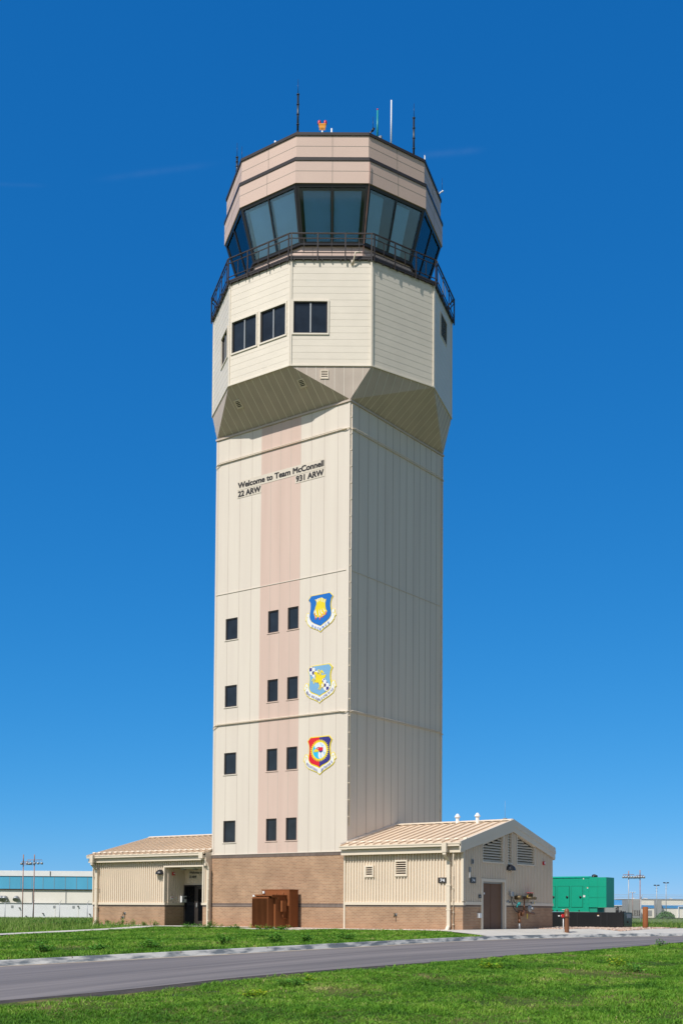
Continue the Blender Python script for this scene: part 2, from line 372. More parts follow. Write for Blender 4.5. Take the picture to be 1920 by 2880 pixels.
def gz(x, y, raw=False):
    x = np.asarray(x, float); y = np.asarray(y, float)
    a, za, b, zb = xc(y), zc(y), xn(y), zn(y)
    T = np.interp(y, [-90,-40,-30,-20,-10,-5.2,-4.2,40,120], [-1.2,-.7,-.45,-.14,-.06,0,.03,.0,-.1])
    T = T + np.clip((x-3)/7, 0, 1)*.05*sstep((y+7)/3)
    w = np.interp(y, [-30,-12,-6,-4], [7,6,4,2.2])
    zl = (za+.15)+(T-za-.15)*sstep((a-x)/w)
    zl = zl - .05*sstep((x-(a-.75))/.5)
    zl = zl - .62*np.clip((-x-14)/110, 0, 1)
    zr = zb-.022*np.clip(x-b, 0, 25)+bumps(x, y)*sstep((x-b)/2)*.9
    far = np.clip((np.hypot(x, y)-80)/120, 0, 1)
    z = np.where(x < a, zl, np.where(x > b, zr, 0))
    t = np.clip((x-a)/np.maximum(b-a, .1), 0, 1)
    zroad = za+(zb-za)*t
    if raw: return np.where((x >= a) & (x <= b), zroad, z)
    z = np.where((x > a-.12) & (x < b+.12), np.minimum(zroad, np.where(x <= a, za, np.where(x >= b, zb, zroad)))-.16, z)
    return z*(1-far)+np.minimum(z, -.1)*far if False else z

# ------------------------------------------------------------------ control tower
TW = thing('control_tower', (0, 0, 0), 'tall cream air traffic control tower with dark glazed cab over a tan brick base', 'control tower')
PF = Plane((0, -4), (0, -1)); PR = Plane((4, 0), (1, 0)); PB = Plane((0, 4), (0, 1)); PL = Plane((-4, 0), (-1, 0))
ZS0, ZS1 = 3.49, 23.82
wins = []
for zt in (14.85, 11.6, 8.35, 5.09):
    for a, b in ((-3.30, -2.54), (-.65, -.02), (.53, 1.16)): wins.append((a, b, zt-1.04, zt))
sh = MB(); stp = MB()
flat_wall(sh, PF, -4, -1.15, ZS0, ZS1, [w for w in wins if w[0] < -1.2], 0, .11)
flat_wall(stp, PF, -1.15, 1.22, ZS0, ZS1, [w for w in wins if w[0] > -1.2], 0, .11, d=.004)
flat_wall(sh, PF, 1.22, 4, ZS0, ZS1, (), 0)
for P in (PR, PB, PL): flat_wall(sh, P, -4, 4, ZS0, ZS1, (), 0)
def vseam(mb, P, u, z0, z1, d, holes=(), w=.011, mi=1):
    for a, b in cells(z0, z1, [(h[2], h[3]) for h in holes if h[0]-w < u < h[1]+w]):
        mb.face([P(u-w,a,d), P(u+w,a,d), P(u+w,b,d), P(u-w,b,d)], mi)
for u in (-3.88, -3.20, -2.47, -1.72, 1.84, 2.58, 3.35): vseam(sh, PF, u, ZS0, ZS1, .003, wins)
for u in (-.55, .03, .64): vseam(stp, PF, u, ZS0, ZS1, .007, wins)
for u in (-3.28,-2.54,-1.77,-1.14,-.52,.06,.67,1.31,1.85,2.4,2.87,3.39): vseam(sh, PR, u, ZS0, ZS1, .003, w=.012, mi=2)
for u in np.arange(-3.3, 3.9, .66):
    vseam(sh, PB, u, ZS0, ZS1, .003); vseam(sh, PL, u, ZS0, ZS1, .003)
sh.build('shaft_wall', [M['cream'], M['seam_soft'], M['seam']], TW); stp.build('stripe_panel', [M['pink'], M['seam_soft']], TW)
for w in wins:
    a, b, c, e = w; f = MB(); t = .055
    f.pbox(PF, a, a+t, c, e, -.10, -.03); f.pbox(PF, b-t, b, c, e, -.10, -.03); f.pbox(PF, a+t, b-t, c, c+t, -.10, -.03); f.pbox(PF, a+t, b-t, e-t, e, -.10, -.03)
    fo = f.build('window', M['bronze'], TW)
    MB().pbox(PF, a+t, b-t, c+t, e-t, -.085, -.065).build('pane', M['pane'], fo)
    s = MB(); s.pbox(PF, a-.05, b+.05, c-.045, c-.003, .004, .03); s.build('sill', M['pink'] if a > -1 else M['cream'], fo)
# vertical corner trims and lightning conductor pipe
for nm, (x, y) in (('corner_trim', (4, -4)), ('corner_trim', (-4, -4)), ('corner_trim', (4, 4))):
    q = MB(); sx, sy = (1 if x > 0 else -1), (1 if y > 0 else -1)
    q.box(min(x-sx*.09, x+sx*.012), max(x-sx*.09, x+sx*.012), min(y, y+sy*.012), max(y, y+sy*.012), ZS0+.004, ZS1-.02)
    q.box(min(x, x+sx*.012), max(x, x+sx*.012), min(y-sy*.09, y-sy*.001), max(y-sy*.09, y-sy*.001), ZS0+.004, ZS1-.02)
    q.build(nm, M['cream'], TW)
for (x, y) in ((4.06, -3.93), (4.06, 3.86)):
    q = MB(); q.tube([(x,y,4.6),(x,y,23.6)], .022, 6)
    for z in np.arange(5, 23.5, .75): q.box(x-.05, x+.03, y-.035, y+.035, z, z+.03)
    q.build('downlead_pipe', M['trim'], TW)
# horizontal joint ledges with cable runs
for i, z in enumerate((22.53, 16.11, 9.73)):
    q = MB(); k = .03 if i != 1 else .014
    q.box(-3.96, 3.84, -4-k-.012, -4.012, z-.03, z); q.box(4.012, 4.012+k, -3.86, 3.92, z-.035, z)
    q.build('joint_ledge', M['trim'] if i != 1 else M['cream'], TW)
    if i != 1:
        q = MB(); q.tube([(-3.99,-4.07,z-.17),(-3.9,-4.09,z-.06),(-3.7,-4.085,z+.03),(3.55,-4.085,z+.03),(3.75,-4.08,z-.02),(3.95,-4.07,z-.02),(4.06,-4.0,z-.02)], .02, 6)
        q.tube([(4.09,-3.9,z-.02),(4.09,-3.7,z+.03),(4.09,3.7,z+.03),(4.09,3.95,z-.1)], .02, 6)
        q.build('cable_run', M['trim'], TW)
# brick base with soldier courses
BB = MB()
BB.box(-4, 4, -4, -3.7, -.3, .99); BB.box(-4, 4, -4, -3.7, 1.16, 3.31)
BB.box(-4, -3.7, -3.7, 4, -.3, 3.48); BB.box(3.7, 4, -3.7, 4, -.3, 3.48); BB.box(-3.7, 3.7, 3.7, 4, -.3, 3.48)
bb = BB.build('brick_base', M['brick'], TW)
for z0, z1 in ((.99, 1.16), (3.31, 3.46)):
    MB().box(-4.004, 4.004, -4.012, -3.7, z0, z1).build('soldier_course', M['soldier'], bb)
MB().box(-4.02, 4.02, -4.03, -3.7, 3.46, 3.49).build('flashing', M['cream'], bb)

# decagonal upper storeys; facet m has its normal at angle 36*m degrees from -Y
PI = math.pi
def dv(k, R): t = (k*36-18)*PI/180; return (R*math.sin(t), -R*math.cos(t))     # vertex k (left end of facet k)
def fplane(k, R): t = k*36*PI/180; a = R*math.cos(PI/10); return Plane((a*math.sin(t), -a*math.cos(t)), (math.sin(t), -math.cos(t)))
def hw(R): return R*math.sin(PI/10)
RB, ZB0, ZB1 = 5.926, 25.33, 30.17
# soffits between shaft and decagon
C_ = {'C': (4,-4), 'R': (4,4), 'B': (-4,4), 'F': (-4,-4)}
SOF = [([0,1],['C','F'],'x'), ([1,2],['C'],'z'), ([2,3],['C'],'y'), ([3],['R','C'],'y'), ([3,4],['R'],'y'), ([4,5],['R'],'z'), ([5,6],['B','R'],'x'), ([6,7],['B'],'z'), ([7,8],['B'],'y'), ([8],['F','B'],'y'), ([8,9],['F'],'y'), ([9,0],['F'],'z')]
for vs, cs, ax in SOF:
    pts = [Vector((*dv(k, RB), ZB0-.012)) for k in vs]+[Vector((*C_[c], ZS1)) for c in cs]
    q = MB(); q.face(pts, 0)
    n = (pts[1]-pts[0]).cross(pts[2]-pts[0]).normalized(); cen = sum(pts, Vector())/len(pts)
    if n.dot(Vector((cen.x, cen.y, -8))) < 0: n = -n
    def clip(pl_p, pl_n):                      # segment of the polygon cut by a plane
        out = []
        for a, b in zip(pts, pts[1:]+pts[:1]):
            da, db = (a-pl_p).dot(pl_n), (b-pl_p).dot(pl_n)
            if (da < 0) != (db < 0): out.append(a+(b-a)*(da/(da-db)))
        return out
    if ax in 'xy':
        d = Vector((1,0,0)) if ax == 'x' else Vector((0,1,0)); lo = min(p.dot(d) for p in pts); hi = max(p.dot(d) for p in pts)
        for s in np.arange(lo+.2, hi, .42):
            sg = clip(d*s, d)
            if len(sg) == 2 and (sg[0]-sg[1]).length > .1:
                a, b = [p+n*.006 for p in sg]; q.face([a-d*.019, a+d*.019, b+d*.019, b-d*.019], 1)
    else:
        mid = (pts[0]+pts[1])/2; u = (pts[1]-pts[0]).normalized()
        for s in np.arange(-1.5, 1.6, .42):
            sg = clip(mid+u*s, u)
            if len(sg) == 2 and (sg[0]-sg[1]).length > .1:
                a, b = [p+n*.006 for p in sg]; q.face([a-u*.01, a+u*.01, b+u*.01, b-u*.01], 1)
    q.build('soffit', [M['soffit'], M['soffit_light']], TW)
for a, b in (((4.03,-4.0),(4.03,4.0)), ((-4.0,-4.03),(4.0,-4.03))):   # trim under the soffit
    q = MB(); q.box(min(a[0],b[0])-.03, max(a[0],b[0])+.03, min(a[1],b[1])-.03, max(a[1],b[1])+.03, ZS1-.10, ZS1-.012); q.build('soffit_trim', M['soffit'], TW)
def slope_vent(cx_, w, y0, z0, y1, z1, n=4):
    # louvred vent lying on the sloped front soffit
    f = MB(); up = Vector((0, y1-y0, z1-z0)); L = up.length; up.normalize(); nn = Vector((0, up.z, -up.y)); nn = nn if nn.z < 0 else -nn
    o = Vector((cx_, y0, z0))
    def P(u, v, d): q = o+Vector((u,0,0))+up*v+nn*d; return (q.x, q.y, q.z)
    for a, b, c, e in ((-w/2,-w/2+.05,0,L),(w/2-.05,w/2,0,L),(-w/2+.05,w/2-.05,0,.05),(-w/2+.05,w/2-.05,L-.05,L)): f.pbox(P, a, b, c, e, .004, .04)
    fo = f.build('soffit_vent', M['trim'], TW)
    MB().pbox(P, -w/2+.05, w/2-.05, .05, L-.05, .004, .012).build('vent_back', M['dark'], fo)
    g = MB(); s = (L-.1)/n
    for k in range(n): g.pbox(P, -w/2+.05, w/2-.05, .05+k*s+s*.1, .05+k*s+s*.45, .014, .032)
    g.build('louver_blade', M['trim'], fo)
slope_vent(2.02, .36, -4.82, 24.577, -5.12, 24.854); slope_vent(-1.78, .36, -4.80, 24.559, -5.11, 24.845)
def wall_vent(P, u0, u1, z0, z1, n, parent, dep=.03, nm='louver_vent', fm='trim', rec=0.0, bm_='trim', fw=.05):
    f = MB()
    for a, b, c, e in ((u0,u0+fw,z0,z1),(u1-fw,u1,z0,z1),(u0+fw,u1-fw,z0,z0+fw),(u0+fw,u1-fw,z1-fw,z1)): f.pbox(P, a, b, c, e, -rec-.01, dep)
    fo = f.build(nm, M[fm], parent)
    MB().pbox(P, u0+fw, u1-fw, z0+fw, z1-fw, -rec-.01, -rec+.003).build('vent_back', M['dark'], fo)
    g = MB(); h = (z1-z0-2*fw)/n
    for k in range(n):
        a = z0+fw+k*h; d0, d1 = -rec+.006, max(dep-.008, -rec+.03)
        g.hexa([P(u0+fw,a,d1),P(u1-fw,a,d1),P(u1-fw,a+h*.45,d0),P(u0+fw,a+h*.45,d0),P(u0+fw,a+h*.12,d1),P(u1-fw,a+h*.12,d1),P(u1-fw,a+h*.57,d0),P(u0+fw,a+h*.57,d0)])
    g.build('louver_blade', M[bm_], fo)
    return fo
# small vent on the near vertical triangle under facet 1
tv = [Vector((*dv(1,RB),ZB0)), Vector((*dv(2,RB),ZB0)), Vector((4,-4,ZS1))]
tn = (tv[1]-tv[0]).cross(tv[2]-tv[0]).normalized(); tn = tn if tn.dot(Vector((1,-1,0))) > 0 else -tn
tu = (tv[1]-tv[0]).normalized(); tw = tu.cross(tn); tw = tw if tw.z > 0 else -tw; to = (tv[0]+tv[1])/2
def PT(u, z, d): q = to+tu*u+tw*(z)+tn*d; return (q.x, q.y, q.z)
wall_vent(PT, -.46, -.09, -.60, -.20, 4, TW, .03, 'soffit_vent')
# body walls: lapped siding, per facet
obs_w = {0: [(-1.63,-.16,26.81,28.28),(.10,1.57,26.83,28.27)], 1: [(-1.69,-.16,26.81,28.27)], 9: [(.2,1.52,26.88,28.27)]}
lv = {3: (-.6,.72,28.41,29.6)}
for k in range(10):
    P = fplane(k, RB); h = hw(RB); q = MB()
    hs = obs_w.get(k, [])+([lv[k]] if k in lv else [])
    lap_wall(q, P, -h, h, ZB0, ZB1, .305, hs)
    for w in obs_w.get(k, []): reveals(q, P, *w, .01, .11, 0)
    q.pbox(P, -h-.004, -h+.07, ZB0-.012, ZB1, .0, .035); q.pbox(P, h-.07, h+.004, ZB0-.012, ZB1, .0, .035)
    q.pbox(P, -h, h, ZB0-.03, ZB0+.03, .0, .045)
    q.build('observation_wall', M['lap'], TW)
    for a, b, c, e in obs_w.get(k, []):
        f = MB(); t = .05; mid = (a+b)/2
        for x in ((a,a+t,c,e),(b-t,b,c,e),(a+t,b-t,c,c+t),(a+t,b-t,e-t,e)): f.pbox(P, *x, -.1, -.02)
        fo = f.build('window', M['bronze'], TW)
        MB().pbox(P, mid-.035, mid+.035, c+t, e-t, -.1, -.015).build('mullion', M['grey'], fo)
        for x0, x1 in ((a+t,mid-.035),(mid+.035,b-t)): MB().pbox(P, x0, x1, c+t, e-t, -.085, -.06).build('pane', M['pane'], fo)
        g = MB()
        for x in ((a-.07,a,c-.07,e+.07),(b,b+.07,c-.07,e+.07),(a,b,c-.07,c),(a,b,e,e+.07)): g.pbox(P, *x, .004, .045)
        g.build('casing', M['lap'], fo)
    if k in lv: wall_vent(P, *lv[k], 12, TW, .03)
# closing floor under body (not seen) and catwalk deck
def ring_prism(mb, R0, R1, z0, z1, m=0, cap=True):     # decagonal band from inner R0 to outer R1
    for k in range(10):
        a, b, c, d = dv(k,R1), dv(k+1,R1), dv(k+1,R0), dv(k,R0)
        mb.face([(*a,z0),(*b,z0),(*b,z1),(*a,z1)], m); mb.face([(*d,z0),(*c,z0),(*c,z1),(*d,z1)], m)
        mb.face([(*a,z0),(*b,z0),(*c,z0),(*d,z0)], m); mb.face([(*a,z1),(*b,z1),(*c,z1),(*d,z1)], m)
    return mb
dk = MB(); ring_prism(dk, 4.4, 6.03, 30.18, 30.25)
dk.build('catwalk_deck', M['bronze'], TW)
fl = MB(); fl.face([(*dv(k,4.4),30.26) for k in range(10)], 0); fl.build('cab_floor', M['far_grey_dark'], TW)
# brackets below the deck
for k in range(10):
    P = fplane(k, RB)
    for u in np.linspace(-hw(RB)+.15, hw(RB)-.15, 9): MB().pbox(P, u-.02, u+.02, 30.10, 30.179, .046, .10).build('deck_bracket', M['bronze'], TW)
# railing
RR_ = 6.03
rl = MB()
for k in range(10):
    P = fplane(k, RR_); h = hw(RR_)
    rl.pbox(P, -h, h, 31.345, 31.39, -.03, .03); rl.pbox(P, -h, h, 31.12, 31.15, -.018, .018)
    rl.pbox(P, -h, h, 30.46, 30.49, -.018, .018); rl.pbox(P, -h, h, 30.255, 30.33, -.012, .012)
ro = rl.build('railing', M['bronze'], TW)
for k in range(10):
    P = fplane(k, RR_); h = hw(RR_)
    for u in (-h+.06, -h/3, h/3, h-.06):
        q = MB(); q.pbox(P, u-.03, u+.03, 30.08, 31.344, .019, .055); q.build('post', M['bronze'], ro)
    for u in (-2*h/3, 0, 2*h/3):
        q = MB(); q.pbox(P, u-.014, u+.014, 30.49, 31.12, -.012, .012); q.build('picket', M['bronze'], ro)
# cab sill wall, windows, fascia, roof
RC0, RC1, ZG0, ZG1 = 4.62, 5.36, 31.62, 34.03
for k in range(10):
    P = fplane(k, 4.55); h = hw(4.55); q = MB()
    q.pbox(P, -h, h, 30.26, 31.56, -.1, 0); q.build('cab_wall', M['fascia'], TW)
    q = MB()
    for u in (-.9, 0, .9): q.pbox(P, u-.012, u+.012, 30.3, 31.5, .001, .006)
    q.build('cab_wall_seam', M['seam'], TW)
def gpt(k, u, t, d):                         # point on leaning window of facet k: u in -1..1, t 0..1 up, d outward
    R = RC0+(RC1-RC0)*t; P = fplane(k, R); q = Vector(P(u*hw(R), ZG0+(ZG1-ZG0)*t, 0)); n = P.n*math.cos(.29)+Vector((0,0,-1))*math.sin(.29)
    q += n*d; return (q.x, q.y, q.z)
for k in range(10):
    G = lambda u, z, d, k=k: gpt(k, u, z, d)
    f = MB()
    for a, b, c, e in ((-1.0,-.925,0,1),(.925,1.0,0,1),(-.925,.925,0,.045),(-.925,.925,.95,1)): f.pbox(G, a, b, c, e, -.09, .03)
    fo = f.build('cab_window', M['black'], TW)
    MB().pbox(G, -.022, .022, .045, .95, -.08, .025).build('mullion', M['black'], fo)
    for a, b in ((-.925,-.022),(.022,.925)):
        MB().pbox(G, a, b, .045, .95, -.045, -.025).build('pane', M['cab_glass'], fo)
        s = MB(); c0 = a+.10*(1 if a < -.5 else .25); c1 = b-.10*(.25 if a < -.5 else 1)
        if k == 2: c1 = a+.62*(b-a)
        s.pbox(G, c0, c1, .03, .915, -.20, -.19); s.build('roller_shade', M['shade'], fo)
q = MB(); ring_prism(q, 4.4, 4.70, 31.561, 31.63); q.build('window_stool', M['black'], TW)
cc = MB(); cc.face([(*dv(k,5.3),34.2) for k in range(10)], 0); cc.build('cab_ceiling', M['far_grey_dark'], TW)
co = MB(); ring_prism(co, 2.6, 3.4, 30.27, 31.3); co.build('console', M['far_grey_dark'], TW)
lf = MB(); ring_prism(lf, 5.2, 5.442, 34.05, 35.09)
for k in range(10):
    P = fplane(k, 5.442); h = hw(5.442)
    lf.pbox(P, -h, h, 34.60, 34.622, .001, .004, 1)
    lf.pbox(P, -.012, .012, 34.06, 35.08, .001, .004, 1)
lf.build('fascia_band', [M['fascia'], M['seam']], TW)
db = MB(); ring_prism(db, 5.2, 5.475, 35.092, 35.245); db.build('drip_band', M['bronze'], TW)
uf = MB(); ring_prism(uf, 5.1, 5.346, 35.247, 36.325)
for k in range(10):
    P = fplane(k, 5.346); h = hw(5.346)
    uf.pbox(P, -h, h, 35.82, 35.842, .001, .004, 1)
    uf.pbox(P, -.03, -.018, 35.25, 36.32, .001, .004, 1); uf.pbox(P, .018, .03, 35.25, 36.32, .001, .004, 1)
uf.build('fascia_band', [M['fascia'], M['seam']], TW)
cp = MB(); ring_prism(cp, 5.1, 5.40, 36.327, 36.46); cp.build('roof_cap', M['bronze'], TW)
rf = MB(); rf.face([(*dv(k,5.15),36.40) for k in range(10)], 0); rf.build('roof', M['far_grey'], TW)
# cable clipped to one cab corner mullion
q = MB(); pts = [gpt(2, -1.0, t, .06) for t in np.linspace(0, 1, 9)]
q.tube([(*dv(2,4.7),30.4)]+pts+[(*dv(2,5.49),34.1),(*dv(2,5.5),35.0)], .016, 5)
q.build('cab_cable', M['rust'], TW)
q = MB(); P = fplane(1, RB); q.tube([P(1.0,29.98,.06),P(1.0,30.12,.14),P(1.08,30.42,.25),P(1.3,30.45,.2)], .03, 6); q.tube([P(.92,29.96,.05),P(.92,30.2,.05)], .04, 6)
q.build('drain_spout', M['trim'], TW)

# antennas and lights on the cab roof
def antenna(name, label, cat, x, y, z0, z1, r, m, whip=None, base=True, group=None, zc_=None):
    t = thing(name, (x, y, z0), label, cat, group)
    q = MB(); q.tube([(x,y,z0),(x,y,z1)], [r, r*.9], 8); q.build('mast', M[m], t)
    if base:
        q = MB(); q.lathe([(0,0),(r*2.6,0),(r*2.6,.05),(r*1.6,.12),(r*1.02,.2)], (x,y,z0), 10)
        q.build('base_clamp', M['grey'] if m != 'black' else M['black'], t)
    if whip:
        q = MB(); q.tube([(x,y,z1),(x,y,whip)], [.016, .008], 5); q.build('whip', M['black'], t)
        for z in np.linspace(z0+.5, z1-.02, 4): MB().lathe([(r*.9,0),(r*1.35,0),(r*1.35,.04),(r*.9,.04)], (x,y,z), 8).build('collar', M['black'], t)
    return t
antenna('whip_antenna', 'thick black whip antenna at the front left corner of the cab roof', 'antenna', 1.57, -4.90, 36.46, 38.4, .05, 'black', 39.12, group='black whip antennas on the cab roof')
antenna('whip_antenna', 'thick black whip antenna right of the tall white roof pole', 'antenna', 5.02, -.43, 36.40, 38.4, .05, 'black', 39.11, group='black whip antennas on the cab roof')
antenna('whip_antenna', 'thick black whip antenna at the far left rim of the cab roof', 'antenna', -2.93, -3.98, 36.40, 37.61, .05, 'black', 38.33, group='black whip antennas on the cab roof')
antenna('pole_antenna', 'tall slim white fibreglass pole antenna on the cab roof edge', 'antenna', 4.62, -1.75, 36.40, 38.68, .035, 'white')
t = antenna('pole_antenna', 'slim teal pole antenna with a red tip on the cab roof edge', 'antenna', 4.37, -2.52, 36.40, 37.86, .042, 'teal')
q = MB(); q.tube([(4.37,-2.52,37.861),(4.37,-2.52,37.93)], .036, 8); q.build('tip', M['red'], t)
q = MB(); q.box(4.42, 4.56, -2.50, -2.40, 36.44, 36.62); q.build('junction_box', M['grey'], t)
antenna('stub_antenna', 'short white stub antenna beside the orange beacon on the cab roof', 'antenna', 2.29, -3.27, 36.40, 37.40, .04, 'white')
antenna('stub_antenna', 'tiny white stub antenna above the front left roof facet of the cab', 'antenna', .07, -4.70, 36.40, 36.88, .05, 'white')
antenna('stub_antenna', 'thin white stub antenna at the right end of the cab roof', 'antenna', 4.98, .62, 36.40, 37.16, .03, 'white')
def bent(x, y, z0, dx, dy, label, ztip):
    t = thing('arm_antenna', (x, y, z0), label, 'antenna', 'small antennas on bent black arms')
    q = MB(); q.tube([(x,y,z0),(x+dx*.5,y+dy*.5,z0+.22),(x+dx,y+dy,z0+.3)], .04, 7); q.tube([(x+dx*.8,y+dy*.8,z0+.26),(x+dx*1.25,y+dy*1.25,z0+.42)], .055, 7); q.build('arm', M['black'], t)
    q = MB(); q.tube([(x+dx,y+dy,z0+.3),(x+dx,y+dy,ztip)], [.014, .007], 5); q.build('whip', M['black'], t)
bent(4.22, -2.97, 36.46, .10, .16, 'small whip antenna on a bent black arm left of the teal pole', 37.42)
bent(-1.75, -4.75, 36.46, -.35, .18, 'small whip antenna on a bent black arm at the left end of the cab roof', 37.52)
t = thing('sensor_arm', (4.55, 2.75, 36.46), 'small white sensor on a short arm at the right rim of the cab roof', 'sensor')
q = MB(); q.tube([(4.45,2.75,36.46),(4.55,2.80,36.60),(4.62,2.85,36.62)], .03, 6); q.lathe([(0,0),(.04,0),(.04,.07),(0,.07)], (4.62,2.85,36.6), 8); q.build('arm', M['white'], t)
q = MB(); q.tube([(4.60,2.83,36.6),(4.60,2.83,37.3)], [.012,.006], 5); q.build('whip', M['black'], t)
t = thing('obstruction_beacon', (1.94, -3.53, 36.40), 'orange obstruction beacon with two red lamps on the cab roof', 'beacon')
q = MB(); q.tube([(1.94,-3.53,36.4),(1.94,-3.53,37.4)], .035, 8); q.build('post', M['white'], t)
BP = Plane((1.94, -3.53), (math.sin(.63), -math.cos(.63)))
q = MB(); q.pbox(BP, -.14, .14, 37.38, 37.52, -.09, .09); q.pbox(BP, -.17, .17, 37.52, 37.58, -.1, .1)
for u in (-.14, .14): q.lathe([(.055,0),(.06,.08),(.05,.08)], BP(u, 37.58), 10)
q.build('housing', M['orange'], t)
for u in (-.14, .14):
    q = MB(); q.lathe([(.075,0),(.08,.10),(.06,.16),(0,.18)], BP(u, 37.6), 12); q.build('lamp', M['red'], t)

# lettering strips on the shaft
def strip(label, u0, u1, z0, z1, body, base, cap, tu0, tu1):
    t = thing('sign_panel', (u0, -4.02, z0), label, 'sign', 'lettering strips on the tower shaft')
    q = MB(); q.pbox(PF, u0, u1, z0, z1, .0085, .015); q.build('backing', M['sign'], t)
    q = MB(); text_faces(q, body, lambda a, b, d: PF(tu0+a, base+b, .0155+d), cap, tu1-tu0, bold=.034); q.build('lettering', M['letter'], t)
strip('long beige strip lettered Welcome to Team McConnell on the tower shaft', -2.64, 2.61, 21.0, 21.44, 'Welcome to Team McConnell', 21.085, .275, -2.60, 2.57)
strip('short beige strip lettered 22 ARW below the left end of the welcome strip', -2.64, -1.14, 20.61, 20.985, '22 ARW', 20.665, .275, -2.59, -1.17)
strip('short beige strip lettered 931 ARW below the right end of the welcome strip', .91, 2.61, 20.61, 20.985, '931 ARW', 20.665, .275, .95, 2.56)

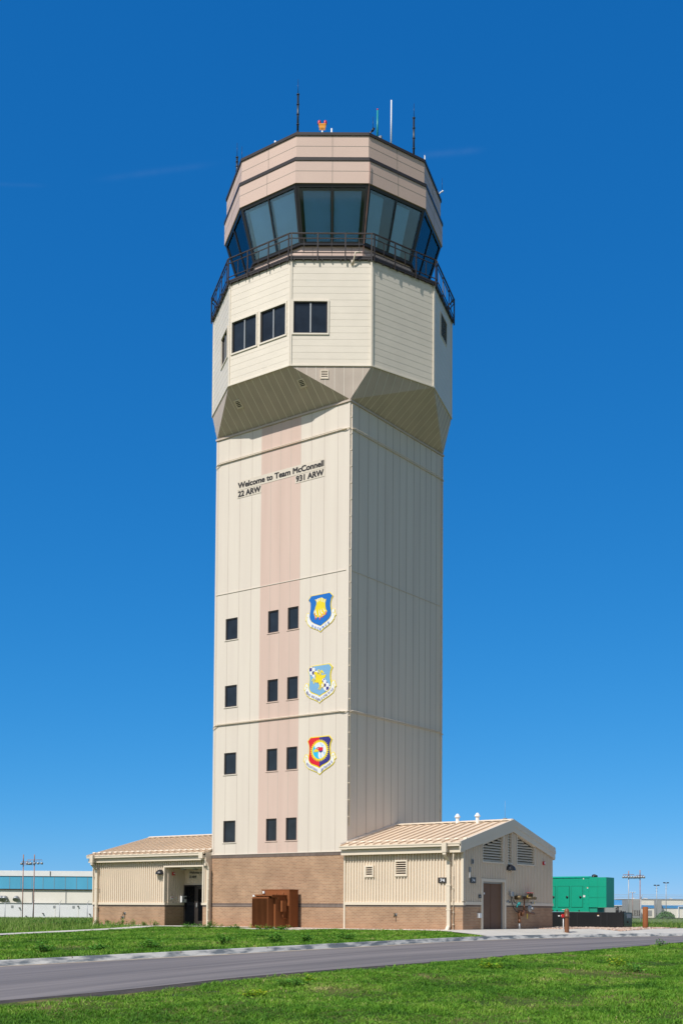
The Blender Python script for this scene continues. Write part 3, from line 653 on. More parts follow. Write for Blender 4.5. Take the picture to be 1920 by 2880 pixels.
# unit shields on the shaft
SHD = {'s1_outer':[[1.883,15.203],[2.983,15.204],[3.16,15.022],[3.078,14.898],[3.033,14.731],[3.038,14.582],[3.075,14.378],[3.09,14.438],[3.166,14.446],[3.25,14.39],[3.266,14.277],[3.329,14.12],[3.253,14.062],[3.224,13.961],[3.088,13.82],[2.86,13.69],[2.63,13.585],[2.446,13.448],[2.306,13.554],[2.04,13.664],[1.867,13.75],[1.709,13.897],[1.636,14.071],[1.572,14.098],[1.641,14.334],[1.671,14.418],[1.742,14.433],[1.821,14.371],[1.858,14.554],[1.88,14.714],[1.855,14.856],[1.807,14.951],[1.728,15.019]],'s1_scroll':[[3.083,14.34],[3.105,14.417],[3.166,14.427],[3.227,14.381],[3.236,14.275],[3.295,14.137],[3.238,14.089],[3.193,13.978],[3.065,13.841],[2.844,13.711],[2.599,13.601],[2.446,13.487],[2.306,13.585],[2.04,13.696],[1.89,13.772],[1.74,13.912],[1.667,14.079],[1.604,14.11],[1.665,14.318],[1.692,14.396],[1.742,14.41],[1.806,14.361],[1.812,14.222],[1.84,14.105],[1.927,13.98],[2.1,13.881],[2.288,13.799],[2.444,13.709],[2.659,13.817],[2.858,13.926],[2.979,14.008],[3.055,14.121],[3.076,14.242]],'s1_field':[[1.915,15.173],[2.96,15.183],[3.115,15.029],[3.047,14.928],[3.003,14.748],[3.001,14.575],[3.037,14.384],[3.056,14.245],[3.032,14.137],[2.948,14.025],[2.827,13.943],[2.628,13.846],[2.443,13.744],[2.288,13.818],[2.1,13.9],[1.943,14.003],[1.863,14.114],[1.827,14.232],[1.844,14.405],[1.874,14.552],[1.888,14.713],[1.871,14.866],[1.831,14.935],[1.767,15.013]],'s1_paw':[[2.112,15.006],[2.213,14.965],[2.306,15.001],[2.399,15.019],[2.523,15.031],[2.616,14.974],[2.694,14.918],[2.763,14.939],[2.749,14.848],[2.718,14.778],[2.728,14.59],[2.752,14.462],[2.815,14.391],[2.808,14.318],[2.716,14.244],[2.67,14.188],[2.563,14.166],[2.47,14.117],[2.409,14.1],[2.323,14.162],[2.299,14.178],[2.238,14.118],[2.144,14.15],[2.112,14.255],[2.064,14.362],[2.071,14.448],[2.14,14.551],[2.155,14.636],[2.216,14.752],[2.214,14.865],[2.183,14.932]],'s1_white':[[[2.19,15.006],[2.244,14.986],[2.316,14.85],[2.285,14.836]],[[2.275,15.025],[2.337,15.009],[2.354,14.894],[2.326,14.892]],[[2.384,15.027],[2.423,15.015],[2.419,14.872],[2.401,14.875]],[[2.515,15.032],[2.562,14.988],[2.556,14.827],[2.528,14.825]],[[2.663,14.923],[2.702,14.905],[2.672,14.791],[2.634,14.791]],[[2.187,14.544],[2.212,14.365],[2.252,14.26],[2.174,14.283],[2.157,14.411]],[[2.381,14.553],[2.399,14.326],[2.469,14.217],[2.384,14.216],[2.359,14.382]],[[2.49,14.525],[2.514,14.372],[2.6,14.31],[2.531,14.283],[2.468,14.404]],[[2.605,14.546],[2.668,14.412],[2.745,14.389],[2.684,14.348],[2.622,14.444]],[[2.117,14.504],[2.141,14.476],[2.111,14.367],[2.079,14.384]]],'s1_claw':[[[2.151,14.237],[2.198,14.255],[2.237,14.212],[2.192,14.056],[2.16,14.073]],[[2.392,14.19],[2.431,14.21],[2.478,14.166],[2.425,14.023],[2.394,14.021]],[[2.554,14.254],[2.6,14.279],[2.647,14.229],[2.579,14.102],[2.551,14.099]],[[2.707,14.344],[2.746,14.364],[2.792,14.32],[2.778,14.223],[2.732,14.192]],[[2.111,14.355],[2.142,14.363],[2.135,14.264],[2.104,14.293]]],'s1_claww':[[[2.175,14.221],[2.206,14.223],[2.183,14.12],[2.16,14.123]],[[2.416,14.181],[2.447,14.17],[2.432,14.085],[2.412,14.094]],[[2.585,14.244],[2.616,14.221],[2.594,14.155],[2.575,14.17]],[[2.734,14.341],[2.761,14.318],[2.759,14.262],[2.74,14.278]]],'s1_text':[[2.015,13.793],[2.164,13.716],[2.32,13.645],[2.46,13.595],[2.606,13.669],[2.759,13.753],[2.912,13.825]],'s2_outer':[[1.918,11.957],[2.992,11.968],[3.176,11.78],[3.094,11.642],[3.057,11.473],[3.063,11.313],[3.107,11.111],[3.129,11.17],[3.212,11.192],[3.281,11.153],[3.328,11.025],[3.374,10.91],[3.291,10.839],[3.277,10.736],[3.195,10.609],[2.968,10.485],[2.663,10.355],[2.51,10.271],[2.426,10.205],[2.324,10.296],[2.137,10.382],[1.855,10.497],[1.681,10.627],[1.588,10.787],[1.585,10.856],[1.513,10.932],[1.566,11.089],[1.613,11.172],[1.683,11.202],[1.77,11.155],[1.798,11.115],[1.839,11.285],[1.845,11.447],[1.82,11.587],[1.732,11.785]],'s2_scroll':[[3.122,11.072],[3.147,11.137],[3.208,11.167],[3.258,11.137],[3.297,11.023],[3.336,10.914],[3.268,10.866],[3.251,10.745],[3.164,10.631],[2.952,10.511],[2.647,10.381],[2.494,10.297],[2.425,10.24],[2.339,10.325],[2.152,10.412],[1.878,10.52],[1.713,10.643],[1.621,10.79],[1.616,10.872],[1.544,10.935],[1.595,11.08],[1.636,11.151],[1.688,11.177],[1.746,11.139],[1.779,11.054],[1.796,10.94],[1.868,10.795],[1.962,10.711],[2.197,10.625],[2.352,10.559],[2.43,10.483],[2.553,10.564],[2.752,10.63],[2.95,10.721],[3.071,10.856],[3.1,10.988]],'s2_field':[[1.934,11.924],[2.954,11.932],[3.092,11.784],[3.025,11.625],[2.997,11.456],[3.003,11.307],[3.046,11.093],[3.055,10.956],[2.995,10.827],[2.889,10.739],[2.66,10.664],[2.506,10.6],[2.43,10.552],[2.321,10.625],[2.134,10.7],[1.946,10.787],[1.851,10.91],[1.834,10.986],[1.856,11.184],[1.88,11.356],[1.876,11.481],[1.835,11.635],[1.771,11.78]],'s2_white':[[[1.934,11.924],[2.004,11.928],[2.098,11.88],[2.271,11.723],[2.544,11.481],[2.746,11.261],[3.04,10.945],[3.048,10.883],[2.995,10.827],[2.889,10.739],[2.79,10.706],[2.58,10.908],[2.393,11.089],[2.189,11.347],[1.922,11.538],[1.835,11.685],[1.771,11.78]]],'s2_chk':[[[1.848,11.871],[1.989,11.874],[1.99,11.724],[1.85,11.715]],[[2.012,11.927],[2.098,11.88],[2.012,11.877]],[[2.176,11.809],[2.263,11.718],[2.173,11.716]],[[2.009,11.703],[2.154,11.702],[2.156,11.556],[2.011,11.56]],[[1.922,11.544],[1.992,11.545],[1.993,11.474]],[[2.172,11.523],[2.327,11.524],[2.329,11.356],[2.173,11.386]],[[2.326,11.655],[2.404,11.571],[2.404,11.522],[2.327,11.543]],[[2.653,11.321],[2.738,11.243],[2.654,11.24]],[[2.577,11.23],[2.636,11.23],[2.637,11.093],[2.578,11.106]],[[2.808,11.18],[2.901,11.096],[2.809,11.087]],[[2.656,11.073],[2.794,11.07],[2.795,10.928],[2.657,10.937]],[[2.97,11.014],[3.04,10.939],[2.971,10.934]],[[2.811,10.914],[2.956,10.917],[2.949,10.807],[2.889,10.77],[2.812,10.778]],[[2.557,10.916],[2.634,10.914],[2.635,10.84]],[[2.72,10.751],[2.797,10.755],[2.79,10.706]],[[2.284,11.175],[2.377,11.177],[2.393,11.089]]],'s2_horse':[[[2.093,11.638],[2.17,11.666],[2.263,11.668],[2.326,11.605],[2.389,11.499],[2.466,11.515],[2.544,11.469],[2.667,11.48],[2.813,11.482],[2.73,11.337],[2.607,11.313],[2.577,11.255],[2.593,11.154],[2.548,11.072],[2.533,10.987],[2.503,10.978],[2.44,11.009],[2.393,11.101],[2.33,11.182],[2.269,11.152],[2.191,11.185],[2.128,11.254],[2.205,11.295],[2.189,11.372],[2.219,11.468],[2.187,11.534],[2.124,11.578]],[[2.127,11.379],[2.064,11.385],[2.01,11.329],[1.988,11.257],[2.034,11.252],[2.073,11.322],[2.158,11.325]],[[2.143,11.314],[2.081,11.271],[2.066,11.198],[2.114,11.112],[2.152,11.152],[2.121,11.205],[2.151,11.251],[2.221,11.281]],[[2.405,11.497],[2.372,11.65],[2.34,11.715],[2.386,11.772],[2.433,11.705],[2.406,11.646],[2.443,11.53]],[[2.435,11.58],[2.495,11.698],[2.557,11.715],[2.634,11.645],[2.689,11.552],[2.651,11.519],[2.558,11.629],[2.52,11.583],[2.536,11.482],[2.466,11.49]],[[2.44,11.022],[2.487,10.992],[2.442,10.897],[2.38,10.836],[2.342,10.852],[2.41,10.925]],[[2.487,10.992],[2.549,10.998],[2.557,10.935],[2.504,10.829],[2.458,10.803],[2.427,10.818],[2.488,10.905]],[[2.577,11.193],[2.64,11.112],[2.702,11.031],[2.672,10.935],[2.627,10.89],[2.595,10.931],[2.649,10.987],[2.625,11.064],[2.578,11.106]]],'s2_text':[[1.719,10.792],[1.735,10.74],[1.767,10.7],[1.822,10.65],[1.893,10.612],[2.01,10.575],[2.065,10.554],[2.136,10.513],[2.253,10.458],[2.331,10.4],[2.393,10.369],[2.462,10.375],[2.57,10.426],[2.654,10.492],[2.7,10.512],[2.768,10.542],[2.845,10.559],[2.951,10.628],[3.027,10.664],[3.103,10.73],[3.178,10.783]],'s3_outer':[[1.929,8.701],[3.0,8.707],[3.169,8.527],[3.088,8.356],[3.059,8.211],[3.068,8.039],[3.092,7.866],[3.145,7.923],[3.236,7.947],[3.304,7.899],[3.343,7.786],[3.397,7.66],[3.3,7.582],[3.301,7.484],[3.211,7.38],[2.999,7.259],[2.695,7.119],[2.467,6.955],[2.311,7.07],[2.047,7.173],[1.828,7.261],[1.67,7.396],[1.618,7.574],[1.526,7.642],[1.587,7.825],[1.625,7.909],[1.679,7.942],[1.758,7.912],[1.829,7.87],[1.859,8.004],[1.865,8.153],[1.847,8.328],[1.759,8.521]],'s3_scroll':[[3.123,7.851],[3.16,7.891],[3.228,7.917],[3.274,7.883],[3.313,7.776],[3.356,7.669],[3.262,7.603],[3.263,7.505],[3.18,7.407],[2.969,7.286],[2.664,7.146],[2.466,6.996],[2.326,7.1],[2.062,7.203],[1.851,7.287],[1.704,7.406],[1.66,7.583],[1.57,7.651],[1.621,7.81],[1.657,7.888],[1.688,7.911],[1.758,7.881],[1.806,7.834],[1.823,7.684],[1.871,7.556],[1.966,7.451],[2.169,7.363],[2.355,7.301],[2.464,7.239],[2.586,7.323],[2.784,7.409],[2.967,7.494],[3.08,7.597],[3.116,7.729]],'s3_red':[[1.953,8.658],[2.449,8.659],[2.463,7.301],[2.354,7.376],[2.168,7.443],[1.981,7.512],[1.878,7.63],[1.851,7.719],[1.875,7.904],[1.897,8.076],[1.895,8.225],[1.871,8.351],[1.806,8.518]],'s3_navy':[[2.449,8.659],[2.978,8.662],[3.109,8.526],[3.034,8.36],[3.008,8.215],[3.01,8.068],[3.047,7.869],[3.074,7.732],[3.041,7.624],[2.921,7.522],[2.738,7.448],[2.585,7.397],[2.463,7.301]],'s3_sun':[[2.905,8.065],[2.994,8.021],[2.897,7.981],[2.976,7.921],[2.873,7.901],[2.939,7.826],[2.834,7.826],[2.883,7.74],[2.78,7.761],[2.812,7.667],[2.715,7.706],[2.727,7.608],[2.639,7.665],[2.632,7.566],[2.558,7.639],[2.53,7.543],[2.472,7.629],[2.426,7.54],[2.386,7.636],[2.323,7.557],[2.303,7.659],[2.226,7.593],[2.227,7.697],[2.138,7.647],[2.159,7.75],[2.062,7.718],[2.104,7.814],[2.002,7.801],[2.062,7.888],[1.959,7.895],[2.036,7.968],[1.937,7.995],[2.026,8.052],[1.935,8.097],[2.034,8.137],[1.953,8.198],[2.058,8.218],[1.991,8.294],[2.099,8.293],[2.048,8.38],[2.153,8.359],[2.121,8.454],[2.219,8.413],[2.207,8.512],[2.295,8.454],[2.303,8.553],[2.378,8.479],[2.405,8.575],[2.463,8.488],[2.509,8.577],[2.549,8.481],[2.612,8.559],[2.631,8.457],[2.708,8.522],[2.707,8.418],[2.796,8.467],[2.774,8.366],[2.87,8.397],[2.829,8.301],[2.929,8.314],[2.87,8.228],[2.97,8.221],[2.895,8.148],[2.992,8.122]],'s3_disc':[[2.851,8.064],[2.842,7.981],[2.815,7.901],[2.77,7.829],[2.71,7.768],[2.638,7.722],[2.557,7.693],[2.472,7.682],[2.386,7.69],[2.304,7.716],[2.23,7.76],[2.168,7.819],[2.121,7.89],[2.092,7.969],[2.081,8.053],[2.09,8.137],[2.118,8.218],[2.163,8.29],[2.224,8.35],[2.297,8.396],[2.378,8.425],[2.464,8.435],[2.55,8.427],[2.631,8.4],[2.704,8.356],[2.765,8.297],[2.812,8.226],[2.841,8.147]],'s3_sky':[[2.19,8.308],[2.199,8.227],[2.261,8.136],[2.162,8.032],[2.193,7.992],[2.41,7.995],[2.388,7.867],[2.412,7.754],[2.475,7.682],[2.367,7.689],[2.242,7.754],[2.14,7.872],[2.088,8.012],[2.086,8.136],[2.129,8.245]],'s3_head':[[2.284,8.159],[2.361,8.196],[2.438,8.209],[2.662,8.192],[2.655,8.063],[2.471,8.028],[2.432,8.043],[2.378,8.102],[2.3,8.133]],'s3_beak':[[2.154,8.045],[2.177,8.105],[2.269,8.141],[2.362,8.103],[2.432,8.043],[2.41,8.007],[2.224,8.015],[2.209,7.991],[2.17,7.994]],'s3_dark':[[[2.44,8.024],[2.655,8.057],[2.663,8.032],[2.579,7.976],[2.564,7.953],[2.471,7.997]],[[2.269,8.154],[2.315,8.193],[2.438,8.227],[2.446,8.202],[2.361,8.196],[2.3,8.139]]],'s3_eye':[[2.346,8.148],[2.385,8.164],[2.431,8.142],[2.385,8.124]],'s3_lines':[[[2.498,8.414],[2.521,8.412],[2.623,8.207],[2.608,8.208]],[[2.591,8.321],[2.692,8.251],[2.684,8.237],[2.607,8.289]],[[2.671,8.019],[2.71,7.93],[2.788,7.851],[2.765,7.84],[2.687,7.932]],[[2.694,7.993],[2.818,7.916],[2.802,7.909],[2.71,7.961]],[[2.564,7.953],[2.55,7.855],[2.582,7.73],[2.559,7.719],[2.531,7.844]],[[2.597,7.766],[2.643,7.726],[2.628,7.727]]],'s3_text':[[1.778,7.494],[1.829,7.46],[1.889,7.406],[1.983,7.351],[2.076,7.307],[2.147,7.266],[2.217,7.236],[2.318,7.18],[2.587,7.188],[2.664,7.232],[2.74,7.27],[2.824,7.302],[2.907,7.339],[2.991,7.376],[3.074,7.432],[3.157,7.506]],'s1_curl':[[[1.629,14.27],[1.728,14.24],[1.729,14.218],[1.629,14.25]],[[1.689,14.233],[1.714,14.229],[1.672,14.084],[1.647,14.094]],[[3.142,14.26],[3.251,14.275],[3.254,14.254],[3.145,14.238]],[[3.163,14.236],[3.188,14.238],[3.256,14.093],[3.233,14.09]]],'s2_curl':[[[1.622,11.061],[1.724,11.025],[1.721,11.003],[1.617,11.038]],[[1.705,11.018],[1.732,11.016],[1.619,10.884],[1.592,10.893]],[[3.168,11.02],[3.252,11.048],[3.258,11.028],[3.176,11.0]],[[3.173,11.005],[3.197,11.007],[3.309,10.862],[3.284,10.858]]],'s3_curl':[[[1.642,7.823],[1.752,7.791],[1.747,7.761],[1.637,7.794]],[[1.725,7.771],[1.757,7.769],[1.647,7.621],[1.614,7.63]],[[3.169,7.789],[3.26,7.819],[3.271,7.792],[3.18,7.765]],[[3.177,7.774],[3.207,7.778],[3.318,7.611],[3.289,7.607]]]}
def shield(n, label, layers, texts, txtm, tsz, lw):
    ps = SHD[n+'_outer']; x0 = sum(p[0] for p in ps)/len(ps); z0 = min(p[1] for p in ps)
    t = thing('unit_shield', (x0, -4.03, z0), label, 'emblem', 'painted unit shields on the tower shaft')
    d = .01
    for i, (nm, polys, mt) in enumerate(layers):
        q = MB(); th = .012 if i == 0 else .003
        for pl_ in polys: q.prism(pl_, lambda a, b, d=d: (a,-4-d,b), lambda a, b, d=d, th=th: (a,-4-d-th,b))
        q.build(nm, M[mt], t); d += th
    q = MB(); pts = SHD[n+'_text']
    for i, ch in enumerate(texts):
        if i >= len(pts): break
        a = pts[max(0, i-1)]; b = pts[min(len(pts)-1, i+1)]; an = math.atan2(b[1]-a[1], b[0]-a[0]); an *= .75
        px_, pz_ = pts[i]; c, s = math.cos(an), math.sin(an); w = lw*(.3 if ch in 'I1' else 1.25 if ch in 'MW' else 1)
        text_faces(q, ch, lambda u, v, dd, c=c, s=s, px_=px_, pz_=pz_, d=d: (px_+(u-w/2)*c-(v-tsz/2)*s, -4-d-dd, pz_+(u-w/2)*s+(v-tsz/2)*c), tsz, w, bold=.0035, depth=.004)
    q.build('motto', M[txtm], t)
S1 = SHD
shield('s1', 'blue shield with a yellow clawed paw over a scroll reading DUCEMUS', [('border',[S1['s1_outer']],'emb_yellow'),('scroll',[S1['s1_scroll']],'emb_white'),('scroll_line',S1['s1_curl'],'emb_yellow'),('field',[S1['s1_field']],'emb_blue'),('paw',[S1['s1_paw']],'emb_yellow'),('fur_highlight',S1['s1_white'],'emb_white'),('claw',S1['s1_claw'],'emb_red'),('claw_highlight',S1['s1_claww'],'emb_white')], 'DUCEMUS', 'emb_blue', .115, .085)
shield('s2', 'pale blue shield with a yellow winged horse and chequered band', [('border',[S1['s2_outer']],'emb_yellow'),('scroll',[S1['s2_scroll']],'emb_white'),('scroll_line',S1['s2_curl'],'emb_yellow'),('field',[S1['s2_field']],'emb_pale'),('band',S1['s2_white'],'emb_white'),('chequer',S1['s2_chk'],'emb_navy'),('winged_horse',S1['s2_horse'],'emb_yellow')], '931STAIRREFUELINGWING', 'emb_navy', .115, .052)
shield('s3', 'red and navy shield with a bird head inside a yellow sunburst', [('border',[S1['s3_outer']],'emb_yellow'),('scroll',[S1['s3_scroll']],'emb_white'),('scroll_line',S1['s3_curl'],'emb_yellow'),('field',[S1['s3_red']],'emb_red'),('field',[S1['s3_navy']],'emb_navy'),('sunburst',[S1['s3_sun']],'emb_yellow'),('disc',[S1['s3_disc']],'emb_white'),('sky_patch',[S1['s3_sky']],'emb_sky'),('plume_line',S1['s3_lines'],'emb_sky'),('bird_head',[S1['s3_head']],'emb_red'),('feather_shadow',S1['s3_dark'],'emb_navy'),('beak',[S1['s3_beak']],'emb_yellow'),('eye',[S1['s3_eye']],'emb_white')], 'FIGHTINGJAYHAWKS', 'emb_navy', .115, .062)

# ------------------------------------------------------------------ annex buildings
YW = -4.2
PA = Plane((0, YW), (0, -1))
def slope_z(y, ridge): return ridge-.262*abs(y)
def roof_part(th, x0, x1, ridge, yf=4.56, yb=4.06):
    q = MB(); t = .05
    for s in (-1, 1):
        ye = yf if s < 0 else yb
        P = lambda a, b, d, s=s: (a, s*b, slope_z(b, ridge)+d)
        q.hexa([P(x0,0,-t),P(x1,0,-t),P(x1,ye,-t),P(x0,ye,-t),P(x0,0,0),P(x1,0,0),P(x1,ye,0),P(x0,ye,0)], 0)
    o = q.build('roof', M['roof'], th)
    r = MB(); n = round((x1-x0)/.42)
    for s in (-1, 1):
        ye = yf if s < 0 else yb
        P = lambda a, b, d, s=s: (a, s*b, slope_z(b, ridge)+d)
        for k in range(n+1):
            x = x0+.03+(x1-x0-.06)*k/n
            r.hexa([P(x-.014,.16,.002),P(x+.014,.16,.002),P(x+.014,ye,.002),P(x-.014,ye,.002),P(x-.014,.16,.058),P(x+.014,.16,.058),P(x+.014,ye,.058),P(x-.014,ye,.058)], 0)
    r.build('standing_seam', M['roof'], o)
    c = MB()
    for s in (-1, 1):
        P = lambda a, b, d, s=s: (a, s*b, slope_z(b, ridge)+d)
        c.hexa([P(x0,0,.05),P(x1,0,.05),P(x1,.17,.05),P(x0,.17,.05),P(x0,0,.085),P(x1,0,.085),P(x1,.17,.085),P(x0,.17,.085)])
    c.build('ridge_cap', M['trim'], o)
    g = MB(); P = lambda a, b, d: (a, -b, slope_z(b, ridge)+d)
    for k in range(n+1):
        x = x0+.03+(x1-x0-.06)*k/n
        g.hexa([P(x-.09,4.03,.06),P(x+.09,4.03,.06),P(x+.09,4.11,.06),P(x-.09,4.11,.06),P(x-.09,4.05,.10),P(x+.09,4.05,.10),P(x+.09,4.08,.10),P(x-.09,4.08,.10)])
    g.tube([P(x0+.02,4.07,.075),P(x1-.02,4.07,.075)], .016, 6)
    g.build('snow_guard', M['trim'], o)
    return o
def eave(th, x0, x1, zg, zf):
    q = MB(); q.box(x0, x1, -4.58, -4.43, zg-.13, zg, 0); q.box(x0-.01, x1+.01, -4.60, -4.581, zg-.035, zg+.012, 0); q.build('gutter', M['trim'], th)
    q = MB(); q.box(x0, x1, -4.428, -4.36, zf, zg-.14, 0); q.box(x0, x1, -4.445, -4.429, zf, zf+.13, 0); q.build('eave_fascia', M['trim'], th)
    q = MB(); q.box(x0, x1, -4.36, YW+.02, zf+.03, zf+.06, 0); q.build('eave_soffit', M['tan'], th)
    q = MB(); q.box(x0, x1, 4.0, 4.07, zf, zg, 0); q.box(x0, x1, 4.071, 4.17, zg-.1, zg+.06, 0); q.build('gutter', M['trim'], th)
def downspout(th, x, ztop, zbot):
    q = MB(); w = .075
    q.box(x-.11, x+.11, -4.72, -4.605, ztop-.36, ztop+.02)
    q.hexa([(x-w,-4.7,ztop-.46),(x+w,-4.7,ztop-.46),(x+w,-4.6,ztop-.52),(x-w,-4.6,ztop-.52),(x-w,-4.7,ztop-.362),(x+w,-4.7,ztop-.362),(x+w,-4.605,ztop-.362),(x-w,-4.605,ztop-.362)])
    q.hexa([(x-w,-4.36,ztop-.72),(x+w,-4.36,ztop-.72),(x+w,-4.24,ztop-.80),(x-w,-4.24,ztop-.80),(x-w,-4.7,ztop-.455),(x+w,-4.7,ztop-.455),(x+w,-4.6,ztop-.515),(x-w,-4.6,ztop-.515)])
    q.box(x-w, x+w, -4.36, -4.24, zbot+.22, ztop-.70)
    q.hexa([(x-w,-4.52,zbot),(x+w,-4.52,zbot),(x+w,-4.40,zbot),(x-w,-4.40,zbot),(x-w,-4.36,zbot+.22),(x+w,-4.36,zbot+.22),(x+w,-4.24,zbot+.22),(x-w,-4.24,zbot+.22)])
    for z in (.9, 1.9): q.box(x-w-.03, x+w+.03, -4.37, -4.235, z, z+.04)
    q.build('downspout', M['trim'], th)
def louver_poly(th, P, u0, u1, z0, zt, rec=.12, fw=.06, n_h=.115, nm='louver'):
    # louvre whose upper edge follows the roof slope: zt(u)
    f = MB(); d0, d1 = -rec, .05
    f.pbox(P, u0-fw, u0, z0-fw, zt(u0)+fw, d0, d1); 
    f.pbox(P, u0, u1, z0-fw, z0, d0, d1)
    f.hexa([P(u0,zt(u0),d1),P(u1,zt(u1),d1),P(u1,zt(u1),d0),P(u0,zt(u0),d0),P(u0,zt(u0)+fw,d1),P(u1,zt(u1)+fw,d1),P(u1,zt(u1)+fw,d0),P(u0,zt(u0)+fw,d0)])
    f.pbox(P, u1, u1+fw, z0-fw, zt(u1)+fw, d0, d1)
    fo = f.build(nm, M['trim'], th)
    b = MB(); b.face([P(u0,z0,-rec+.01),P(u1,z0,-rec+.01),P(u1,zt(u1),-rec+.01),P(u0,zt(u0),-rec+.01)]); b.build('vent_back', M['dark'], fo)
    g = MB(); z = z0+.02; top = max(zt(u0), zt(u1))
    while z+.05 < top:
        a, b_ = u0, u1
        us = np.linspace(u0, u1, 60); ok = [u for u in us if zt(u) > z+.10]
        if len(ok) > 1:
            a, b_ = min(ok), max(ok)
            g.hexa([P(a,z,-.02),P(b_,z,-.02),P(b_,z+.07,-.10),P(a,z+.07,-.10),P(a,z+.022,-.02),P(b_,z+.022,-.02),P(b_,z+.092,-.10),P(a,z+.092,-.10)])
        z += n_h
    g.build('louver_blade', M['trim'], fo)

# --- mechanical annex (right of the tower)
A1 = thing('annex_building', (7, 0, 0), 'cream ribbed mechanical annex with louvred gable and brown double door, right of the tower', 'annex', 'gabled annexes at the tower foot')
X1 = 10.03; ridge1 = 4.86; PG = Plane((X1, 0), (1, 0))
q = MB(); q.box(4.03, X1, YW, YW+.2, -.3, 1.02)
q.box(X1-.2, X1, YW+.2, -2.69, -.3, 1.04); q.box(X1-.2, X1, -.60, 4.0, -.3, 1.04); q.box(4.03, X1-.2, 3.8, 4.0, -.3, 1.04)
bk = q.build('brick_wainscot', M['brick'], A1)
q = MB(); q.box(4.03, X1+.004, YW-.006, YW+.2, 1.021, 1.10); q.box(X1-.2, X1+.006, YW+.2, -2.69, 1.041, 1.12); q.box(X1-.2, X1+.006, -.60, 4.0, 1.041, 1.12); q.build('soldier_course', M['soldier'], bk)
q = MB(); q.box(4.03, X1+.05, YW-.05, YW+.15, 1.102, 1.22)
q.box(X1-.15, X1+.052, YW+.15, -2.72, 1.122, 1.25); q.box(X1-.15, X1+.052, -.58, 4.0, 1.122, 1.25); q.build('base_trim', M['trim'], A1)
q = MB()
rib_wall(q, PA, 4.10, X1-.02, 1.22, lambda u: 3.32, [(5.14,5.61,2.30,2.81),(6.69,7.34,2.32,3.02)])
q.build('front_siding', M['tan'], A1)
gt = lambda u: slope_z(u, ridge1)-.40
hl = [(-2.68,-.79,2.93,lambda u: 9),(-.46,.02,2.93,lambda u: 9),(.38,2.18,2.93,lambda u: slope_z(u, ridge1)-.46 if u > .3 else 9),(-2.74,-.58,0,2.24)]
q = MB(); rib_wall(q, PG, YW+.02, 3.98, 1.25, gt, hl); q.build('gable_siding', M['tan'], A1)
q = MB(); q.face([(X1-.14,YW,1.2),(X1-.14,3.98,1.2),(X1-.14,3.98,slope_z(4,ridge1)-.1),(X1-.14,0,ridge1-.1),(X1-.14,YW,slope_z(4.2,ridge1)-.1)]); q.face([(4.03,3.9,1),(X1-.1,3.9,1),(X1-.1,3.9,3.6),(4.03,3.9,3.6)]); q.build('inner_wall', M['tan'], A1)
q = MB(); q.box(4.02, 4.10, YW-.055, YW+.1, -.05, 3.3); q.build('corner_trim', M['trim'], A1)
q = MB(); q.box(X1-.02, X1+.04, YW-.04, YW+.04, 1.26, 3.3); q.build('corner_trim', M['trim'], A1)
roof_part(A1, 4.02, X1+.06, ridge1)
eave(A1, 4.0, X1+.10, 3.655, 3.27)
# rake boards on the gable
q = MB()
for s in (-1, 1):
    P = lambda b, d, z, s=s: (X1+d, s*b, slope_z(b, ridge1)+z)
    ye = 4.58 if s < 0 else 4.10
    eb = -.40 if s < 0 else -.47
    q.hexa([P(.0,.05,-.50),P(ye,.05,eb),P(ye,.101,eb),P(.0,.101,-.50),P(.0,.05,-.06),P(ye,.05,-.06),P(ye,.101,-.06),P(.0,.101,-.06)])
    q.hexa([P(.0,.102,-.24),P(ye,.102,-.24),P(ye,.116,-.24),P(.0,.116,-.24),P(.0,.102,.03),P(ye,.102,.03),P(ye,.116,.03),P(.0,.116,.03)])
    q.hexa([P(.0,.03,.031),P(ye,.03,.031),P(ye,.118,.031),P(.0,.118,.031),P(.0,.03,.055),P(ye,.03,.055),P(ye,.118,.055),P(.0,.118,.055)])
q.build('rake_board', M['trim'], A1)
q = MB(); q.hexa([(4.012,-4.5,3.70),(4.06,-4.5,3.70),(4.06,0,4.88),(4.012,0,4.88),(4.012,-4.5,3.80),(4.03,-4.5,3.80),(4.03,0,4.98),(4.012,0,4.98)]); q.hexa([(4.012,4.0,3.83),(4.14,4.0,3.83),(4.14,.001,4.88),(4.012,.001,4.88),(4.012,4.0,3.99),(4.04,4.0,3.99),(4.04,.001,5.04),(4.012,.001,5.04)]); q.build('wall_flashing', M['cream'], A1)
downspout(A1, 9.42, 3.64, .04)
q = MB(); q.tube([(9.70,-4.40,3.3),(9.62,-4.3,2.9),(9.62,-4.27,2.6),(9.62,-4.27,.05)], .022, 6)
for z in np.arange(.3, 2.5, .5): q.box(9.585, 9.655, -4.3, -4.236, z, z+.03)
q.build('conduit_pipe', M['trim'], A1)
wall_vent(PA, 5.14, 5.61, 2.30, 2.81, 4, A1, .06, 'louver', 'trim', .06, 'trim', .07)
wall_vent(PA, 6.69, 7.34, 2.32, 3.02, 6, A1, .06, 'louver', 'trim', .06, 'trim', .07)
zr = lambda u: slope_z(u, ridge1)-.52
louver_poly(A1, PG, -2.62, -.85, 2.98, zr); louver_poly(A1, PG, -.40, -.04, 2.98, zr); louver_poly(A1, PG, .44, 2.12, 2.98, zr)
